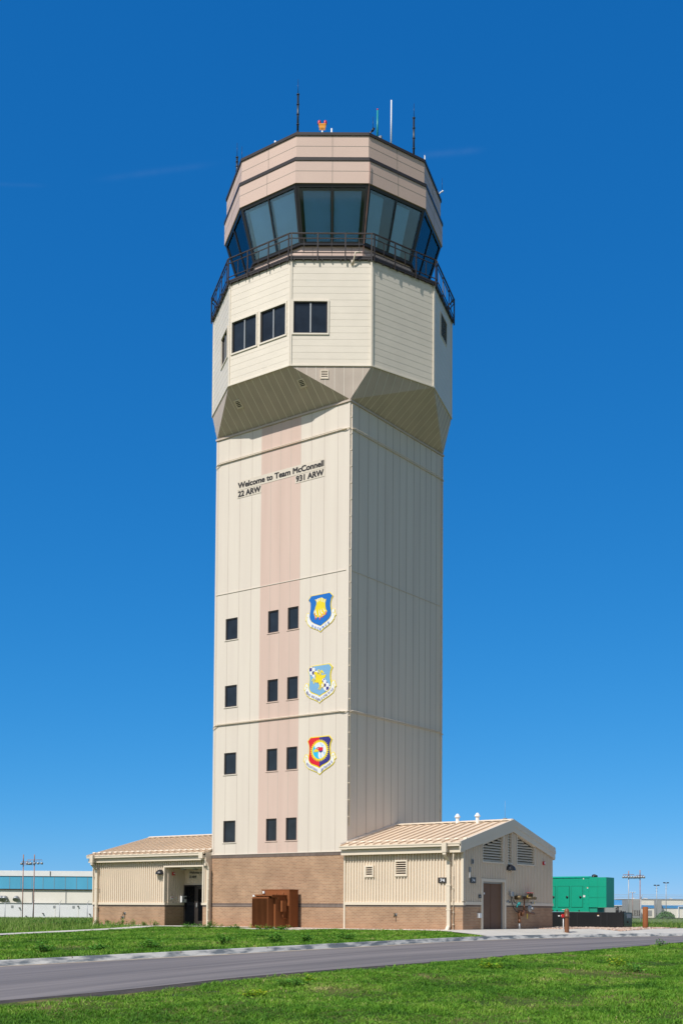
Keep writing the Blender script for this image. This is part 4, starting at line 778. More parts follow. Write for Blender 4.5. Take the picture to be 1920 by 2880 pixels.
# double door
dm = MB()
dm.pbox(PG, -2.74, -2.60, .0, 2.24, -.16, .05); dm.pbox(PG, -.72, -.58, .0, 2.24, -.16, .05); dm.pbox(PG, -2.60, -.72, 2.12, 2.24, -.16, .05)
dm.build('door_casing', M['trim'], A1)
fr = MB(); fr.pbox(PG, -2.60, -2.555, .02, 2.12, -.16, -.09); fr.pbox(PG, -.765, -.72, .02, 2.12, -.16, -.06); fr.pbox(PG, -2.555, -.765, 2.05, 2.12, -.16, -.09); fr.pbox(PG, -2.6, -.72, .02, .05, -.16, .0)
fr.build('door_frame', M['grey'], A1)
for a, b in ((-2.55,-1.665),(-1.655,-.77)):
    d = MB().pbox(PG, a, b, .055, 2.045, -.15, -.11).build('door', M['door'], A1)
q = MB(); q.pbox(PG, -1.69, -1.63, .06, 2.04, -.109, -.095); q.build('astragal', M['door'], A1)
q = MB(); q.pbox(PG, -2.28, -2.20, 1.58, 1.66, -.109, -.104); q.build('door_notice', M['white'], A1)

# --- entrance annex (left of the tower)
A0 = thing('annex_building', (-8, 0, 0), 'cream ribbed entrance annex with recessed dark glass door, left of the tower', 'annex', 'gabled annexes at the tower foot')
X0 = -12.08; ridge0 = 4.76; XR, XQ, YB = -6.92, -4.39, -2.78
q = MB(); q.box(X0, XR, YW, YW+.2, -.4, .97); q.box(XQ, -4.03, YW, YW+.2, -.4, .97); q.box(XR-.2, XR, YW+.2, YB, -.2, .97); q.box(X0, X0+.2, YW+.2, 4, -.4, .97); q.box(X0+.2, -4.03, 3.8, 4, -.4, .97)
bk = q.build('brick_wainscot', M['brick'], A0)
q = MB(); q.box(X0-.004, XR+.004, YW-.006, YW+.2, .971, 1.06); q.box(XQ-.004, -4.03, YW-.006, YW+.2, .971, 1.06); q.box(XR-.2, XR+.006, YW+.2, YB, .971, 1.06); q.build('soldier_course', M['soldier'], bk)
q = MB(); q.box(X0-.03, XR+.03, YW-.05, YW+.15, 1.062, 1.175); q.box(XQ-.05, -4.03, YW-.05, YW+.15, 1.062, 1.175); q.box(XR-.15, XR+.04, YW+.15, YB, 1.062, 1.175); q.build('base_trim', M['trim'], A0)
q = MB(); rib_wall(q, PA, X0, -4.06, 1.175, lambda u: 3.27, [(XR-.06,-4.30,0,2.99)]); q.build('front_siding', M['tan'], A0)
PS = Plane((XR, 0), (1, 0)); PQ = Plane((0, YB), (0, -1))
q = MB(); rib_wall(q, PS, YW+.1, YB, 1.175, lambda u: 2.92); q.build('porch_side_siding', M['tan'], A0)
q = MB(); rib_wall(q, PQ, XR+.02, -4.1, 2.10, lambda u: 2.92, dep=.02); q.build('porch_back_siding', M['tan'], A0)
for b in ((XR-.07, XR+.0, YW-.055, YW+.12, 1.18, 2.995), (XR, XQ, YW-.055, YW+.12, 2.92, 2.995), (XQ, XQ+.09, YW-.055, YW+.12, 1.18, 2.995)): MB().box(*b).build('opening_trim', M['trim'], A0)
for b in ((-4.10, -4.02, YW-.055, YW+.19, -.05, 2.95), (X0-.04, X0+.03, YW-.04, YW+.05, 1.18, 3.27)): MB().box(*b).build('corner_trim', M['trim'], A0)
MB().box(-4.12, -4.015, -4.43, -4.0, 2.951, 3.60).build('end_panel', M['trim'], A0)
q = MB(); q.box(XR+.01, -4.1, YW+.13, YB-.01, 2.925, 2.95); q.build('porch_ceiling', M['tan'], A0)
q = MB(); q.box(XR, -4.0, YB-.0, YB+.1, -.1, .03); q.box(-4.2, -4.03, YW+.21, YB, -.1, 2.9); q.build('porch_wall', M['tan'], A0)
q = MB(); q.box(X0+.1, X0+.14, YW+.1, 3.9, .9, 3.6); q.box(X0+.2, -4.05, 3.86, 3.9, .9, 3.6)
q.prism([(YW+.1,3.4),(YW+.1,3.62),(0,ridge0-.1),(3.9,3.62),(3.9,3.4)], lambda a,b: (X0+.1,a,b), lambda a,b: (X0+.14,a,b)); q.build('end_wall', M['tan'], A0)
# entrance: glazed side screen and door in a dark frame
e = MB(); t = .06; a0, a1, z1 = -6.90, -5.05, 2.07
for x in ((a0,a0+t,0,z1),(a1-t,a1,0,z1),(-6.16,-6.10,0,z1),(a0+t,a1-t,z1-t,z1),(a0+t,-6.16,0,.09)): e.pbox(PQ, *x, .0, .09)
eo = e.build('entrance_frame', M['bronze'], A0)
MB().pbox(PQ, a0+t, -6.16, .09, z1-t, .03, .045).build('side_pane', M['entry_glass'], eo)
d = MB()
for x in ((-6.09,-5.94,.02,z1-t-.01),(-5.25,-5.12,.02,z1-t-.01),(-5.94,-5.25,.02,.28),(-5.94,-5.25,z1-.2,z1-t-.01)): d.pbox(PQ, *x, .03, .08)
do = d.build('entrance_door', M['bronze'], A0)
MB().pbox(PQ, -5.94, -5.25, .28, z1-.2, .045, .06).build('door_pane', M['entry_glass'], do)
q = MB(); q.pbox(PQ, -6.06, -5.99, .95, 1.18, .081, .10); q.tube([PQ(-6.02,1.02,.1),PQ(-6.02,1.02,.15),PQ(-5.92,1.02,.15)], .014, 6); q.build('handle', M['grey'], do)
q = MB(); q.pbox(PQ, -6.9, -5.0, 2.075, 2.13, .0, .05); q.build('door_head_trim', M['trim'], A0)
roof_part(A0, X0-.16, -4.02, ridge0)
eave(A0, X0-.14, -4.06, 3.58, 3.225)
q = MB()
for s in (-1, 1):
    P = lambda b, d, z, s=s: (X0-d, s*b, slope_z(b, ridge0)+z)
    q.hexa([P(0,.10,-.44),P(4.1,.10,-.44),P(4.1,.158,-.44),P(0,.158,-.44),P(0,.10,.055),P(4.1,.10,.055),P(4.1,.158,.055),P(0,.158,.055)])
q.build('rake_board', M['trim'], A0)
downspout(A0, X0+.36, 3.57, .0)
q = MB(); q.tube([(-12.0,-4.27,3.0)]+[(-11.93+.09*math.cos(a),-4.29,2.72+.28*math.sin(a)) for a in np.linspace(1.5, 7.6, 14)]+[(-11.75,-4.27,2.1),(-11.62,-4.27,1.95)], .012, 5); q.build('loose_cable', M['seam'], A0)
q = MB(); q.tube([(-4.10,-4.46,3.3),(-4.0,-4.29,3.0),(-3.98,-4.24,2.8),(-3.98,-4.24,.0)], .035, 7)
for z in np.arange(.3, 3, .5): q.box(-4.03, -3.93, -4.29, -4.2, z, z+.03)
q.build('conduit_pipe', M['trim'], A0)
q = MB(); q.box(-4.32, -4.06, -4.62, -4.40, 3.30, 3.60); q.build('gutter_end_box', M['trim'], A0)

# --- things fixed to the walls
def dome_lamp(P, u, z, label, r=.25):
    t = thing('wall_lamp', P(u, z, .03), label, 'wall lamp', 'black dome wall lamps')
    q = MB(); c = Vector(P(u, z, 0)); n = 14; prev = None
    for j in range(7):
        a = j/6*PI/2; row = []
        for i in range(n+1):
            w = i/n*PI; du = math.cos(w)*math.cos(a)*r; dd = math.sin(w)*math.cos(a)*r*1.05; row.append(P(u+du, z+math.sin(a)*r*.95, .035+dd))
        if prev:
            for i in range(n): q.face([prev[i],prev[i+1],row[i+1],row[i]], 0, True)
        prev = row
    q.pbox(P, u-.10, u+.10, z-.02, z+r*.9, .02, .04)
    q.build('shade', M['black'], t)
    b = MB(); b.face([P(u+math.cos(w)*r*.9, z+.015, .035+math.sin(w)*r*.95) for w in np.linspace(0, PI, 13)]); b.build('diffuser', M['white'], t)
dome_lamp(PA, -7.21, 2.58, 'black dome lamp on the front wall beside the recessed entrance')
dome_lamp(PG, -.27, 2.66, 'black dome lamp on the gable wall under the louvres', .27)
def number_sign(P, u0, u1, z0, z1, label):
    t = thing('number_sign', P((u0+u1)/2, z0, .04), label, 'sign', 'building number signs')
    MB().pbox(P, u0, u1, z0, z1, .032, .055).build('plate', M['bronze'], t)
    q = MB(); text_faces(q, '74', lambda a, b, d: P(u0+(u1-u0)*.24+a, z0+(z1-z0)*.22+b, .055+d), (z1-z0)*.56, (u1-u0)*.54, bold=.012); q.build('numerals', M['emb_white'], t)
number_sign(PA, 8.87, 9.28, 2.02, 2.25, 'dark plate numbered 74 on the sunlit front wall beside the downspout')
number_sign(PG, -3.68, -3.23, 2.03, 2.26, 'dark plate numbered 74 on the shaded gable wall left of the double door')
def strobe(P, u, z, label):
    t = thing('alarm_strobe', P(u, z, .03), label, 'alarm', 'red alarm strobes')
    MB().pbox(P, u-.07, u+.07, z-.08, z+.08, .03, .10).build('housing', M['red'], t)
    MB().pbox(P, u-.03, u+.05, z-.02, z+.05, .101, .115).build('lens', M['emb_white'], t)
strobe(PG, 2.99, 3.09, 'red alarm strobe on the gable wall right of the louvres')
strobe(PS, -3.68, 2.62, 'red alarm strobe inside the entrance recess')
def wall_bit(name, P, parts, label, cat, group=None):
    u, z = parts[0][1][0], parts[0][1][2]
    t = thing(name, P(u, z, .03), label, cat, group)
    for nm, (a, b, c, e, d0, d1), m in parts: MB().pbox(P, a, b, c, e, d0, d1).build(nm, M[m], t)
    return t
wall_bit('card_reader_box', PG, [('case',(-3.61,-3.50,2.82,3.02,.032,.10),'grey'),('cover',(-3.59,-3.52,2.85,2.99,.101,.11),'black')], 'small grey box high on the gable wall above the number sign', 'box')
wall_bit('antenna_bracket', PG, [('case',(-3.79,-3.70,2.48,2.68,.032,.09),'grey'),('rod',(-3.77,-3.74,2.24,2.48,.05,.075),'white')], 'grey bracket with a white rod on the gable wall left of the number sign', 'bracket')
wall_bit('room_plate', PG, [('plate',(-2.98,-2.76,1.42,1.56,.032,.045),'bronze'),('text_strip',(-2.94,-2.80,1.47,1.49,.0455,.047),'grey')], 'small dark plate beside the brown double door', 'sign')
wall_bit('utility_box', PG, [('case',(-3.03,-2.81,.58,.78,.002,.09),'white'),('lid',(-3.02,-2.82,.60,.77,.0905,.10),'white')], 'white utility box on the brick beside the brown double door', 'box')
wall_bit('intercom_panel', PS, [('case',(-3.16,-2.80,1.20,1.52,.032,.16),'white'),('display',(-2.98,-2.84,1.36,1.48,.161,.166),'black'),('keypad',(-3.12,-3.02,1.25,1.45,.161,.168),'grey')], 'white intercom box beside the recessed entrance door', 'box')
wall_bit('notice_plate', PS, [('plate',(-3.82,-3.64,1.34,1.50,.032,.04),'white'),('mark',(-3.77,-3.69,1.41,1.47,.0405,.043),'red')], 'small white notice with a red mark in the entrance recess', 'sign')
wall_bit('light_switch', PS, [('plate',(-3.46,-3.40,1.37,1.47,.032,.045),'white'),('rocker',(-3.44,-3.42,1.40,1.44,.0455,.052),'grey')], 'tiny white switch plate in the entrance recess', 'switch')
t = thing('porch_sign', PQ(-6.60, 2.35, .03), 'small lettering Welcome to Team over 22 ARW above the recessed entrance door', 'sign')
q = MB(); text_faces(q, 'Welcome to Team', lambda a, b, d: PQ(-6.58+a, 2.64+b, .034+d), .12, 1.25, bold=.012); q.build('lettering', M['letter'], t)
q = MB(); text_faces(q, '22 ARW', lambda a, b, d: PQ(-6.58+a, 2.42+b, .034+d), .12, .48, bold=.012); q.build('lettering', M['letter'], t)
q = MB(); q.pbox(PQ, -6.62, -5.3, 2.60, 2.80, .026, .033); q.pbox(PQ, -6.62, -6.06, 2.38, 2.57, .026, .033); q.build('backing', M['sign'], t)
t = thing('porch_light', (-5.9, -3.5, 2.86), 'white strip light under the entrance recess ceiling', 'light')
q = MB(); q.box(-6.5, -4.6, -3.55, -3.45, 2.86, 2.92); q.build('batten', M['white'], t)
q = MB()
for x in (-6.35, -5.55): q.box(x-.08, x+.08, -3.6, -3.4, 2.80, 2.858)
q.build('lamp_head', M['grey'], t)
def bib(x, z, label):
    t = thing('hose_bib', (x, YW, z), label, 'tap', 'wall taps on the brick wainscot')
    q = MB(); q.box(x-.07, x+.07, YW-.02, YW-.001, z-.02, z+.09); q.build('escutcheon', M['grey'], t)
    q = MB(); q.tube([(x,YW-.02,z+.03),(x,YW-.12,z+.03),(x,YW-.14,z-.08)], .025, 7); q.tube([(x-.05,YW-.1,z+.08),(x+.05,YW-.1,z+.08)], .015, 6); q.build('spout', M['brass'], t)
bib(6.74, .66, 'small wall tap on the sunlit brick of the right annex'); bib(-9.72, .60, 'upper wall tap on the brick of the left annex'); bib(-9.85, .40, 'lower wall tap on the brick of the left annex')
# roof vents
for x, lab, g in ((7.35, 'white mushroom roof vent further from the gable on the right annex ridge', 0), (8.38, 'white mushroom roof vent nearer the gable on the right annex ridge', 1)):
    t = thing('roof_vent', (x, -.12, 4.8), lab, 'vent', 'white mushroom roof vents')
    q = MB(); q.lathe([(.085,0),(.085,.28)], (x,-.12,4.8), 14); q.build('pipe', M['white'], t)
    q = MB(); q.lathe([(.085,.281),(.135,.30),(.135,.33),(.085,.40),(.05,.455),(0,.47)], (x,-.12,4.8), 14); q.build('hood', M['white'], t)
t = thing('roof_pipe', (-4.9, -.6, 4.55), 'short dark vent pipe on the entrance annex roof beside the tower', 'vent')
q = MB(); q.lathe([(.11,0),(.06,.12)], (-4.9,-.6,4.62), 12); q.build('boot', M['white'], t)
q = MB(); q.lathe([(.045,.1),(.045,.34),(0,.34)], (-4.9,-.6,4.62), 12); q.build('pipe', M['black'], t)
t = thing('ridge_rod', (9.6, 0, 4.9), 'thin lightning rod on the right annex ridge near the gable peak', 'lightning rod')
q = MB(); q.tube([(9.7,0,4.93),(9.7,0,5.75)], [.007,.004], 5); q.build('rod', M['grey'], t)
q = MB(); q.box(9.62, 9.78, -.06, .06, 4.945, 4.98); q.build('foot', M['grey'], t)

# ------------------------------------------------------------------ ground, road, kerb, paving
def g1(x, y): return float(gz(x, y))
def np_mesh(name, V, Fq, mat_, smooth=False, attr=None):
    me = bpy.data.meshes.new(name); V = np.asarray(V, np.float32); Fq = np.asarray(Fq, np.int32); k = Fq.shape[1]
    me.vertices.add(len(V)); me.vertices.foreach_set('co', V.ravel())
    me.loops.add(Fq.size); me.loops.foreach_set('vertex_index', Fq.ravel())
    me.polygons.add(len(Fq)); me.polygons.foreach_set('loop_start', np.arange(0, Fq.size, k, dtype=np.int32)); me.polygons.foreach_set('loop_total', np.full(len(Fq), k, np.int32))
    if smooth: me.polygons.foreach_set('use_smooth', np.ones(len(Fq), bool))
    me.materials.append(mat_); me.update(calc_edges=True)
    if attr is not None:
        a = me.attributes.new('tone', 'FLOAT', 'POINT'); a.data.foreach_set('value', np.asarray(attr, np.float32))
    o = bpy.data.objects.new(name, me); COL.objects.link(o); return o
def sheet(name, us, vs, fn, mat_):
    U, V_ = np.meshgrid(us, vs, indexing='ij'); P3 = fn(U, V_); V = np.stack(P3, -1).reshape(-1, 3)
    n, m = len(us), len(vs); i, j = np.meshgrid(np.arange(n-1), np.arange(m-1), indexing='ij'); a = (i*m+j).ravel()
    return np_mesh(name, V, np.stack([a, a+m, a+m+1, a+1], -1), mat_, True)
def soil_mat():
    m = bpy.data.materials.new('turf_soil'); m.use_nodes = True; N, L = m.node_tree.nodes, m.node_tree.links
    b = N['Principled BSDF']; b.inputs['Roughness'].default_value = 1; b.inputs['Specular IOR Level'].default_value = .1
    g = N.new('ShaderNodeNewGeometry')
    n = N.new('ShaderNodeTexNoise'); n.inputs['Scale'].default_value = .7; n.inputs['Detail'].default_value = 8; L.new(g.outputs['Position'], n.inputs['Vector'])
    r = N.new('ShaderNodeValToRGB'); e = r.color_ramp.elements; e[0].position = .32; e[0].color = (.05, .10, .018, 1); e[1].position = .74; e[1].color = (.24, .19, .10, 1)
    x = r.color_ramp.elements.new(.66); x.color = (.10, .135, .035, 1); x.position = .56
    L.new(n.outputs[0], r.inputs[0])
    n2 = N.new('ShaderNodeTexNoise'); n2.inputs['Scale'].default_value = 22; n2.inputs['Detail'].default_value = 6; L.new(g.outputs['Position'], n2.inputs['Vector'])
    r2 = N.new('ShaderNodeValToRGB'); r2.color_ramp.elements[0].position = .35; r2.color_ramp.elements[0].color = (.45,.5,.4,1); r2.color_ramp.elements[1].position = .65; r2.color_ramp.elements[1].color = (1.3,1.2,1.1,1); L.new(n2.outputs[0], r2.inputs[0])
    mm = N.new('ShaderNodeMix'); mm.data_type = 'RGBA'; mm.blend_type = 'MULTIPLY'; mm.inputs[0].default_value = 1; L.new(r.outputs[0], mm.inputs[6]); L.new(r2.outputs[0], mm.inputs[7]); L.new(mm.outputs[2], b.inputs['Base Color'])
    bp = N.new('ShaderNodeBump'); bp.inputs['Strength'].default_value = .8; bp.inputs['Distance'].default_value = .05; L.new(n2.outputs[0], bp.inputs['Height']); L.new(bp.outputs[0], b.inputs['Normal'])
    return m
M['soil'] = soil_mat()
ax = np.concatenate([-np.geomspace(1500, 60, 26), np.arange(-58, -20, 2), np.arange(-20, 34, .5), np.arange(34, 60, 2), np.geomspace(60, 1500, 24)])
ay = np.concatenate([-np.geomspace(1500, 60, 24), np.arange(-58, -44, 1), np.arange(-44, 16, .5), np.arange(16, 60, 2), np.geomspace(60, 1500, 26)])
gr = sheet('ground', ax, ay, lambda X, Y: (X, Y, gz(X, Y)), M['soil']); tag(gr, 'flat green grassland around the tower', 'ground', kind='structure')

M['asphalt'] = mat('asphalt', (.215, .19, .184), .85, col2=(.128, .115, .116), scale=1.0, stretch=(2.6, .09, 1), lo=.34, hi=.66, bump=.25, bscale=120, fine=.12, detail=6)
M['curb'] = mat('kerb_concrete', (.50, .49, .47), .9, col2=(.13, .15, .17), scale=1.6, stretch=(1.6, .9, 4), lo=.42, hi=.58, bump=.2, bscale=70, fine=.08, detail=6)
M['gutter_pan'] = mat('gutter_sand', (.42, .34, .24), .9, col2=(.26, .235, .22), scale=2.2, bump=.2, bscale=70)
M['dirt'] = mat('dark_soil', (.07, .055, .045), 1, col2=(.03, .026, .024), scale=3, bump=.5, bscale=30)
ys = np.concatenate([np.arange(-90, -44, 2), np.arange(-44, 12, .4), np.arange(12, 60, 1.5)])
ts = np.linspace(0, 1, 7)
def roadfn(Y, T):
    a, b = xc(Y)+.30, xn(Y); X = a+(b-a)*T; crown = .05*np.sin(T*PI)
    return X, Y, zc(Y)+.008+(zn(Y)-zc(Y))*T+crown
ro_ = sheet('road', ys, ts, roadfn, M['asphalt']); tag(ro_, 'grey asphalt access road passing in front of the tower', 'road', kind='structure')
sh_ = sheet('road_verge', ys, np.linspace(0, 1, 5), lambda Y, T: (xn(Y)-.06+T*(np.interp(Y, [-40,-33,-29,-24,-10], [2.2,1.75,1.05,.6,.5])+.12*np.sin(Y*3.1)+.08*np.sin(Y*7.7)), Y, zn(Y)+.02-.07*T-.012+.0*Y), M['dirt'])
tag(sh_, 'strip of dark bare soil along the near edge of the road', 'verge', kind='structure')
K = [(-.19,-.25),(-.17,.135),(-.15,.15),(-.02,.15),(0.0,.135),(.03,.01),(.06,.004)]
V = []; n = len(K)
for y in ys:
    d = (xc(y+.05)-xc(y-.05))/.1; nl = math.hypot(1, d); a, za = float(xc(y)), float(zc(y))
    V += [(a+k/nl, y-k*d/nl, za+z) for k, z in K]
i, j = np.meshgrid(np.arange(len(ys)-1), np.arange(n-1), indexing='ij'); a = (i*n+j).ravel()
ko = np_mesh('kerb', V, np.stack([a, a+n, a+n+1, a+1], -1), M['curb'], True); tag(ko, 'weathered grey concrete kerb along the far side of the road', 'kerb', kind='structure')
go = sheet('gutter', ys, np.linspace(0, 1, 3), lambda Y, T: (xc(Y)+.05+T*.27, Y, zc(Y)+.012-.004*T+.004), M['gutter_pan']); tag(go, 'sandy gutter line at the foot of the kerb', 'gutter', kind='structure')
jm = MB()
for y in np.arange(-41, 11, 3.05):
    a, za = float(xc(y)), float(zc(y)); jm.box(a-.16, a+.006, y-.012, y+.012, za+.02, za+.154)
tag(jm.build('kerb_joint', M['seam']), 'thin dark joints across the concrete kerb', 'kerb joint', kind='structure')

# concrete apron in front of the gable and the walk along the kerb
def apfn(Y, T):
    x0 = np.interp(Y, [-5.6,-4.9,-4.21,-4.2,1.8,2.6,30], [12.0,9.2,9.0,9.9,9.9,11.25,11.25]); x1 = xc(Y)-.14
    x0 = np.minimum(x0+np.maximum(0, xc(Y)-15)*1.0, x1-.3); X = x0+(x1-x0)*T
    return X, Y, np.maximum(gz(X, Y), -9)+.018
ya = np.concatenate([np.arange(-5.6, 3, .2), np.arange(3, 14, .5)])
ap = sheet('apron', ya, np.linspace(0, 1, 10), apfn, M['concrete']); tag(ap, 'pale concrete apron and walk between the gable and the kerb', 'pavement', kind='structure')
pp = np.array([(-4.2,-4.6),(-6.2,-4.9),(-6.8,-5.6),(-5.2,-8.2),(-3.4,-12.0),(-1.7,-16.0),(-.4,-19.3),(1.0,-23.0),(2.0,-27.0),(2.6,-32)])
tt = np.linspace(0, len(pp)-1, 60); px_ = np.interp(tt, np.arange(len(pp)), pp[:,0]); py_ = np.interp(tt, np.arange(len(pp)), pp[:,1])
dx = np.gradient(px_); dy = np.gradient(py_); ln = np.hypot(dx, dy); nx_, ny_ = -dy/ln, dx/ln
def pathfn(I, T): I = I.astype(int); X = px_[I]+nx_[I]*(T-.5)*1.1; Y = py_[I]+ny_[I]*(T-.5)*1.1; return X, Y, gz(X, Y)+.035
po = sheet('footpath', np.arange(60), np.linspace(0, 1, 4), pathfn, M['concrete']); tag(po, 'narrow pale concrete path from the entrance across the lawn', 'path', kind='structure')
st_ = MB(); st_.box(XR, XQ+.3, YW-.9, YB, -.2, .012); tag(st_.build('porch_slab', M['concrete']), 'concrete slab in the entrance recess', 'slab', kind='structure')
ye_ = MB(); ye_.box(XR, XQ, YW-.08, YW, .0125, .016); tag(ye_.build('step_line', M['yellow']), 'yellow painted line along the entrance threshold', 'line', kind='structure')

# gravel beds (stuff)
def rocks(name, areas, n, smin, smax, label, cols):
    m = bpy.data.materials.new(name+'_stone'); m.use_nodes = True; N, L = m.node_tree.nodes, m.node_tree.links
    at = N.new('ShaderNodeAttribute'); at.attribute_name = 'tone'; r = N.new('ShaderNodeValToRGB')
    e = r.color_ramp.elements; e[0].color = (*cols[0], 1); e[1].color = (*cols[-1], 1)
    for k, c in enumerate(cols[1:-1]): x = r.color_ramp.elements.new((k+1)/(len(cols)-1)); x.color = (*c, 1)
    L.new(at.outputs['Fac'], r.inputs[0]); L.new(r.outputs[0], N['Principled BSDF'].inputs['Base Color']); N['Principled BSDF'].inputs['Roughness'].default_value = .9
    A = np.array([(b-a)*(d-c) for a, b, c, d in areas]); idx = rng.choice(len(areas), n, p=A/A.sum()); ar = np.array(areas)[idx]
    x = ar[:,0]+(ar[:,1]-ar[:,0])*rng.random(n); y = ar[:,2]+(ar[:,3]-ar[:,2])*rng.random(n)
    ok = x < xc(y)-.2; x, y = x[ok], y[ok]; n = len(x)
    s = smin+(smax-smin)*rng.random(n)**2; z = np.maximum(gz(x, y), np.where(y < -4, .045, -9))+s*.15
    base = np.array([(1,0,0),(0,1,0),(-1,0,0),(0,-1,0),(0,0,1),(0,0,-1),(.7,.7,.5),(-.7,.7,.45),(-.7,-.7,.5),(.7,-.7,.45)])
    tri = np.array([(0,6,4),(6,1,4),(1,7,4),(7,2,4),(2,8,4),(8,3,4),(3,9,4),(9,0,4),(0,1,6),(1,2,7),(2,3,8),(3,0,9),(1,0,5),(2,1,5),(3,2,5),(0,3,5)])
    B = base[None]*(1+.35*(rng.random((n, 10, 1))-.5)); th = rng.random(n)*6.28; c, q = np.cos(th), np.sin(th)
    sx = .6+.6*rng.random(n)
    V = np.stack([(B[...,0]*sx[:,None]*c[:,None]-B[...,1]*q[:,None])*s[:,None]+x[:,None], (B[...,0]*sx[:,None]*q[:,None]+B[...,1]*c[:,None])*s[:,None]+y[:,None], B[...,2]*s[:,None]*.55+z[:,None]], -1).reshape(-1, 3)
    Fq = (tri[None]+(np.arange(n)*10)[:,None,None]).reshape(-1, 3)
    o = np_mesh(name, V, Fq, m, False, np.repeat(rng.random(n), 10)); tag(o, label, 'gravel', kind='stuff')
rocks('rock_bed', [(10.05, 11.3, 1.9, 4.6), (8.0, 11.35, 4.3, 8.2), (11.3, 13.2, 4.4, 11.5)], 4200, .05, .11, 'bed of tan and pink rocks between the generator and the walk', [(.33,.20,.14),(.52,.36,.27),(.62,.50,.42),(.42,.26,.19)])
rocks('gravel_strip', [(-4, 9.6, -4.95, -4.22), (-12, -7, -4.6, -4.22)], 4500, .02, .045, 'thin strip of pinkish white gravel along the foot of the walls', [(.55,.46,.40),(.72,.66,.60),(.45,.33,.27),(.70,.62,.55)])
bs = MB(); bs.box(10.0, 11.4, 1.85, 8.3, -.3, g1(10.7, 3)+.02); bs.box(-4.0, 9.5, -4.95, -4.0, -.3, .05)
tag(bs.build('gravel_base', mat('gravel_fill', (.40, .30, .24), 1, var=.3, scale=14)), 'gravel filled ground along the walls', 'gravel', kind='structure')

# ------------------------------------------------------------------ transformer
t = thing('transformer', (1.2, -5.7, 0), 'brown pad mounted transformer with cooling fins in front of the brick base', 'transformer')
tx0, ty = .74, -6.60
q = MB(); q.box(tx0-.5, 3.9, -7.15, -4.9, -.25, .03); q.build('concrete_pad', M['concrete'], t)
q = MB()
for k in range(13):
    x = tx0+.02+k*.070; q.box(x, x+.016, ty, ty+.42, .09, 1.36)
q.box(tx0, tx0+.90, ty+.30, ty+.34, .12, 1.30)
q.box(tx0+.895, tx0+.92, ty+.02, ty+.42, .08, 1.37)
fo = q.build('cooling_fins', M['brown'], t)
MB().box(tx0, tx0+.925, ty+.05, ty+.12, 1.36, 1.43).build('header_pipe', M['brown'], fo)
q = MB(); q.box(tx0, tx0+.925, ty-.02, ty+.10, .06, .10)
for k in range(7): q.box(tx0+.03+k*.13, tx0+.09+k*.13, ty-.0, ty+.06, .04, .16)
q.build('drain_pipe', M['brown'], fo)
q = MB(); q.box(tx0+.0, 1.77, ty+.42, ty+1.17, .031, 1.47); q.build('tank', M['brown'], t)
q = MB(); q.box(tx0-.03, 1.82, ty+.12, ty+1.165, 1.472, 1.53); q.build('lid', M['brown'], t)
q = MB()
for k in range(5): q.hexa([(tx0+.1+k*.22,ty+.18,1.40),(tx0+.15+k*.22,ty+.18,1.40),(tx0+.15+k*.22,ty+.42,1.40),(tx0+.1+k*.22,ty+.42,1.40),(tx0+.1+k*.22,ty+.14,1.47),(tx0+.15+k*.22,ty+.14,1.47),(tx0+.15+k*.22,ty+.42,1.47),(tx0+.1+k*.22,ty+.42,1.47)])
q.build('lid_bracket', M['brown'], t)
q = MB(); q.box(.34, 1.95, ty+1.171, -4.79, .031, 1.755); q.box(.32, 1.965, ty+1.16, -4.785, 1.757, 1.785); c = q.build('terminal_cabinet', M['brown'], t)
q = MB(); q.box(1.951, 1.965, -5.38, -4.84, .10, 1.68); q.build('cabinet_door', M['brown'], c)
q = MB(); q.box(1.775, 1.93, ty+.70, ty+.98, .78, 1.27); q.tube([(1.85,ty+.84,.78),(1.85,ty+.84,.5),(1.85,ty+1.16,.45)], .03, 7); q.build('control_box', M['brown'], t)
q = MB(); q.lathe([(.05,0),(.05,.05),(0,.06)], (1.72,ty+.5,1.531), 10); q.lathe([(.05,0),(.05,.1),(0,.11)], (1.80,ty+.9,1.535), 10); q.box(1.77,1.80,ty+.48,ty+.66,1.33,1.46); q.build('fitting', M['brown'], t)
MB().box(tx0+.03, tx0+.13, ty+.03, ty+.045, 1.44, 1.52).build('gauge_plate', M['white'], t)
q = MB(); q.box(.44, .54, ty+1.10, ty+1.165, 1.60, 1.71); q.build('warning_plate', M['white'], t)
q = MB(); q.box(1.60, 1.75, -6.2, -6.1, .031, .10); q.build('grounding_lug', M['grey'], t)
t.location = (1.2-.51, -5.7+.60, 0)

# ------------------------------------------------------------------ generator with base tank
t = thing('generator', (10, 6.5, .07), 'large green diesel generator on a black base tank behind the right annex', 'generator')
gy = 6.0; zb = .07
q = MB(); q.box(6.2, 12.67, gy, gy+1.0, zb, .86); tk = q.build('base_tank', M['black'], t)
q = MB()
for x in (9.5, 10.35, 11.55, 11.86): q.box(x-.006, x+.006, gy-.008, gy-.001, zb+.02, .84)
q.build('tank_seam', mat('tank_edge', (.05, .05, .052), .3), tk)
q = MB(); q.box(12.672, 12.70, gy+.03, gy+.97, zb+.03, .84); q.build('tank_end_panel', mat('glossy_black', (.02, .022, .022), .12, spec=.8), tk)
MB().box(12.701, 12.706, gy+.35, gy+.85, .60, .79).build('tank_notice', M['grey'], tk)
q = MB(); q.lathe([(.05,0),(.05,.03),(0,.03)], (12.70, gy+.45, .42), 12, axis='x'); q.build('tank_port', M['dark'], tk)
for x, z, m in ((9.55,.68,'white'),(11.42,.70,'white'),(9.40,.67,'white')): MB().box(x-.045, x+.045, gy-.006, gy-.001, z-.025, z+.03).build('label_plate', M[m], tk)
for x, z in ((9.55,.70),(11.42,.72)): MB().box(x-.045, x+.045, gy-.0095, gy-.0065, z-.005, z+.015).build('label_stripe', M['orange'], tk)
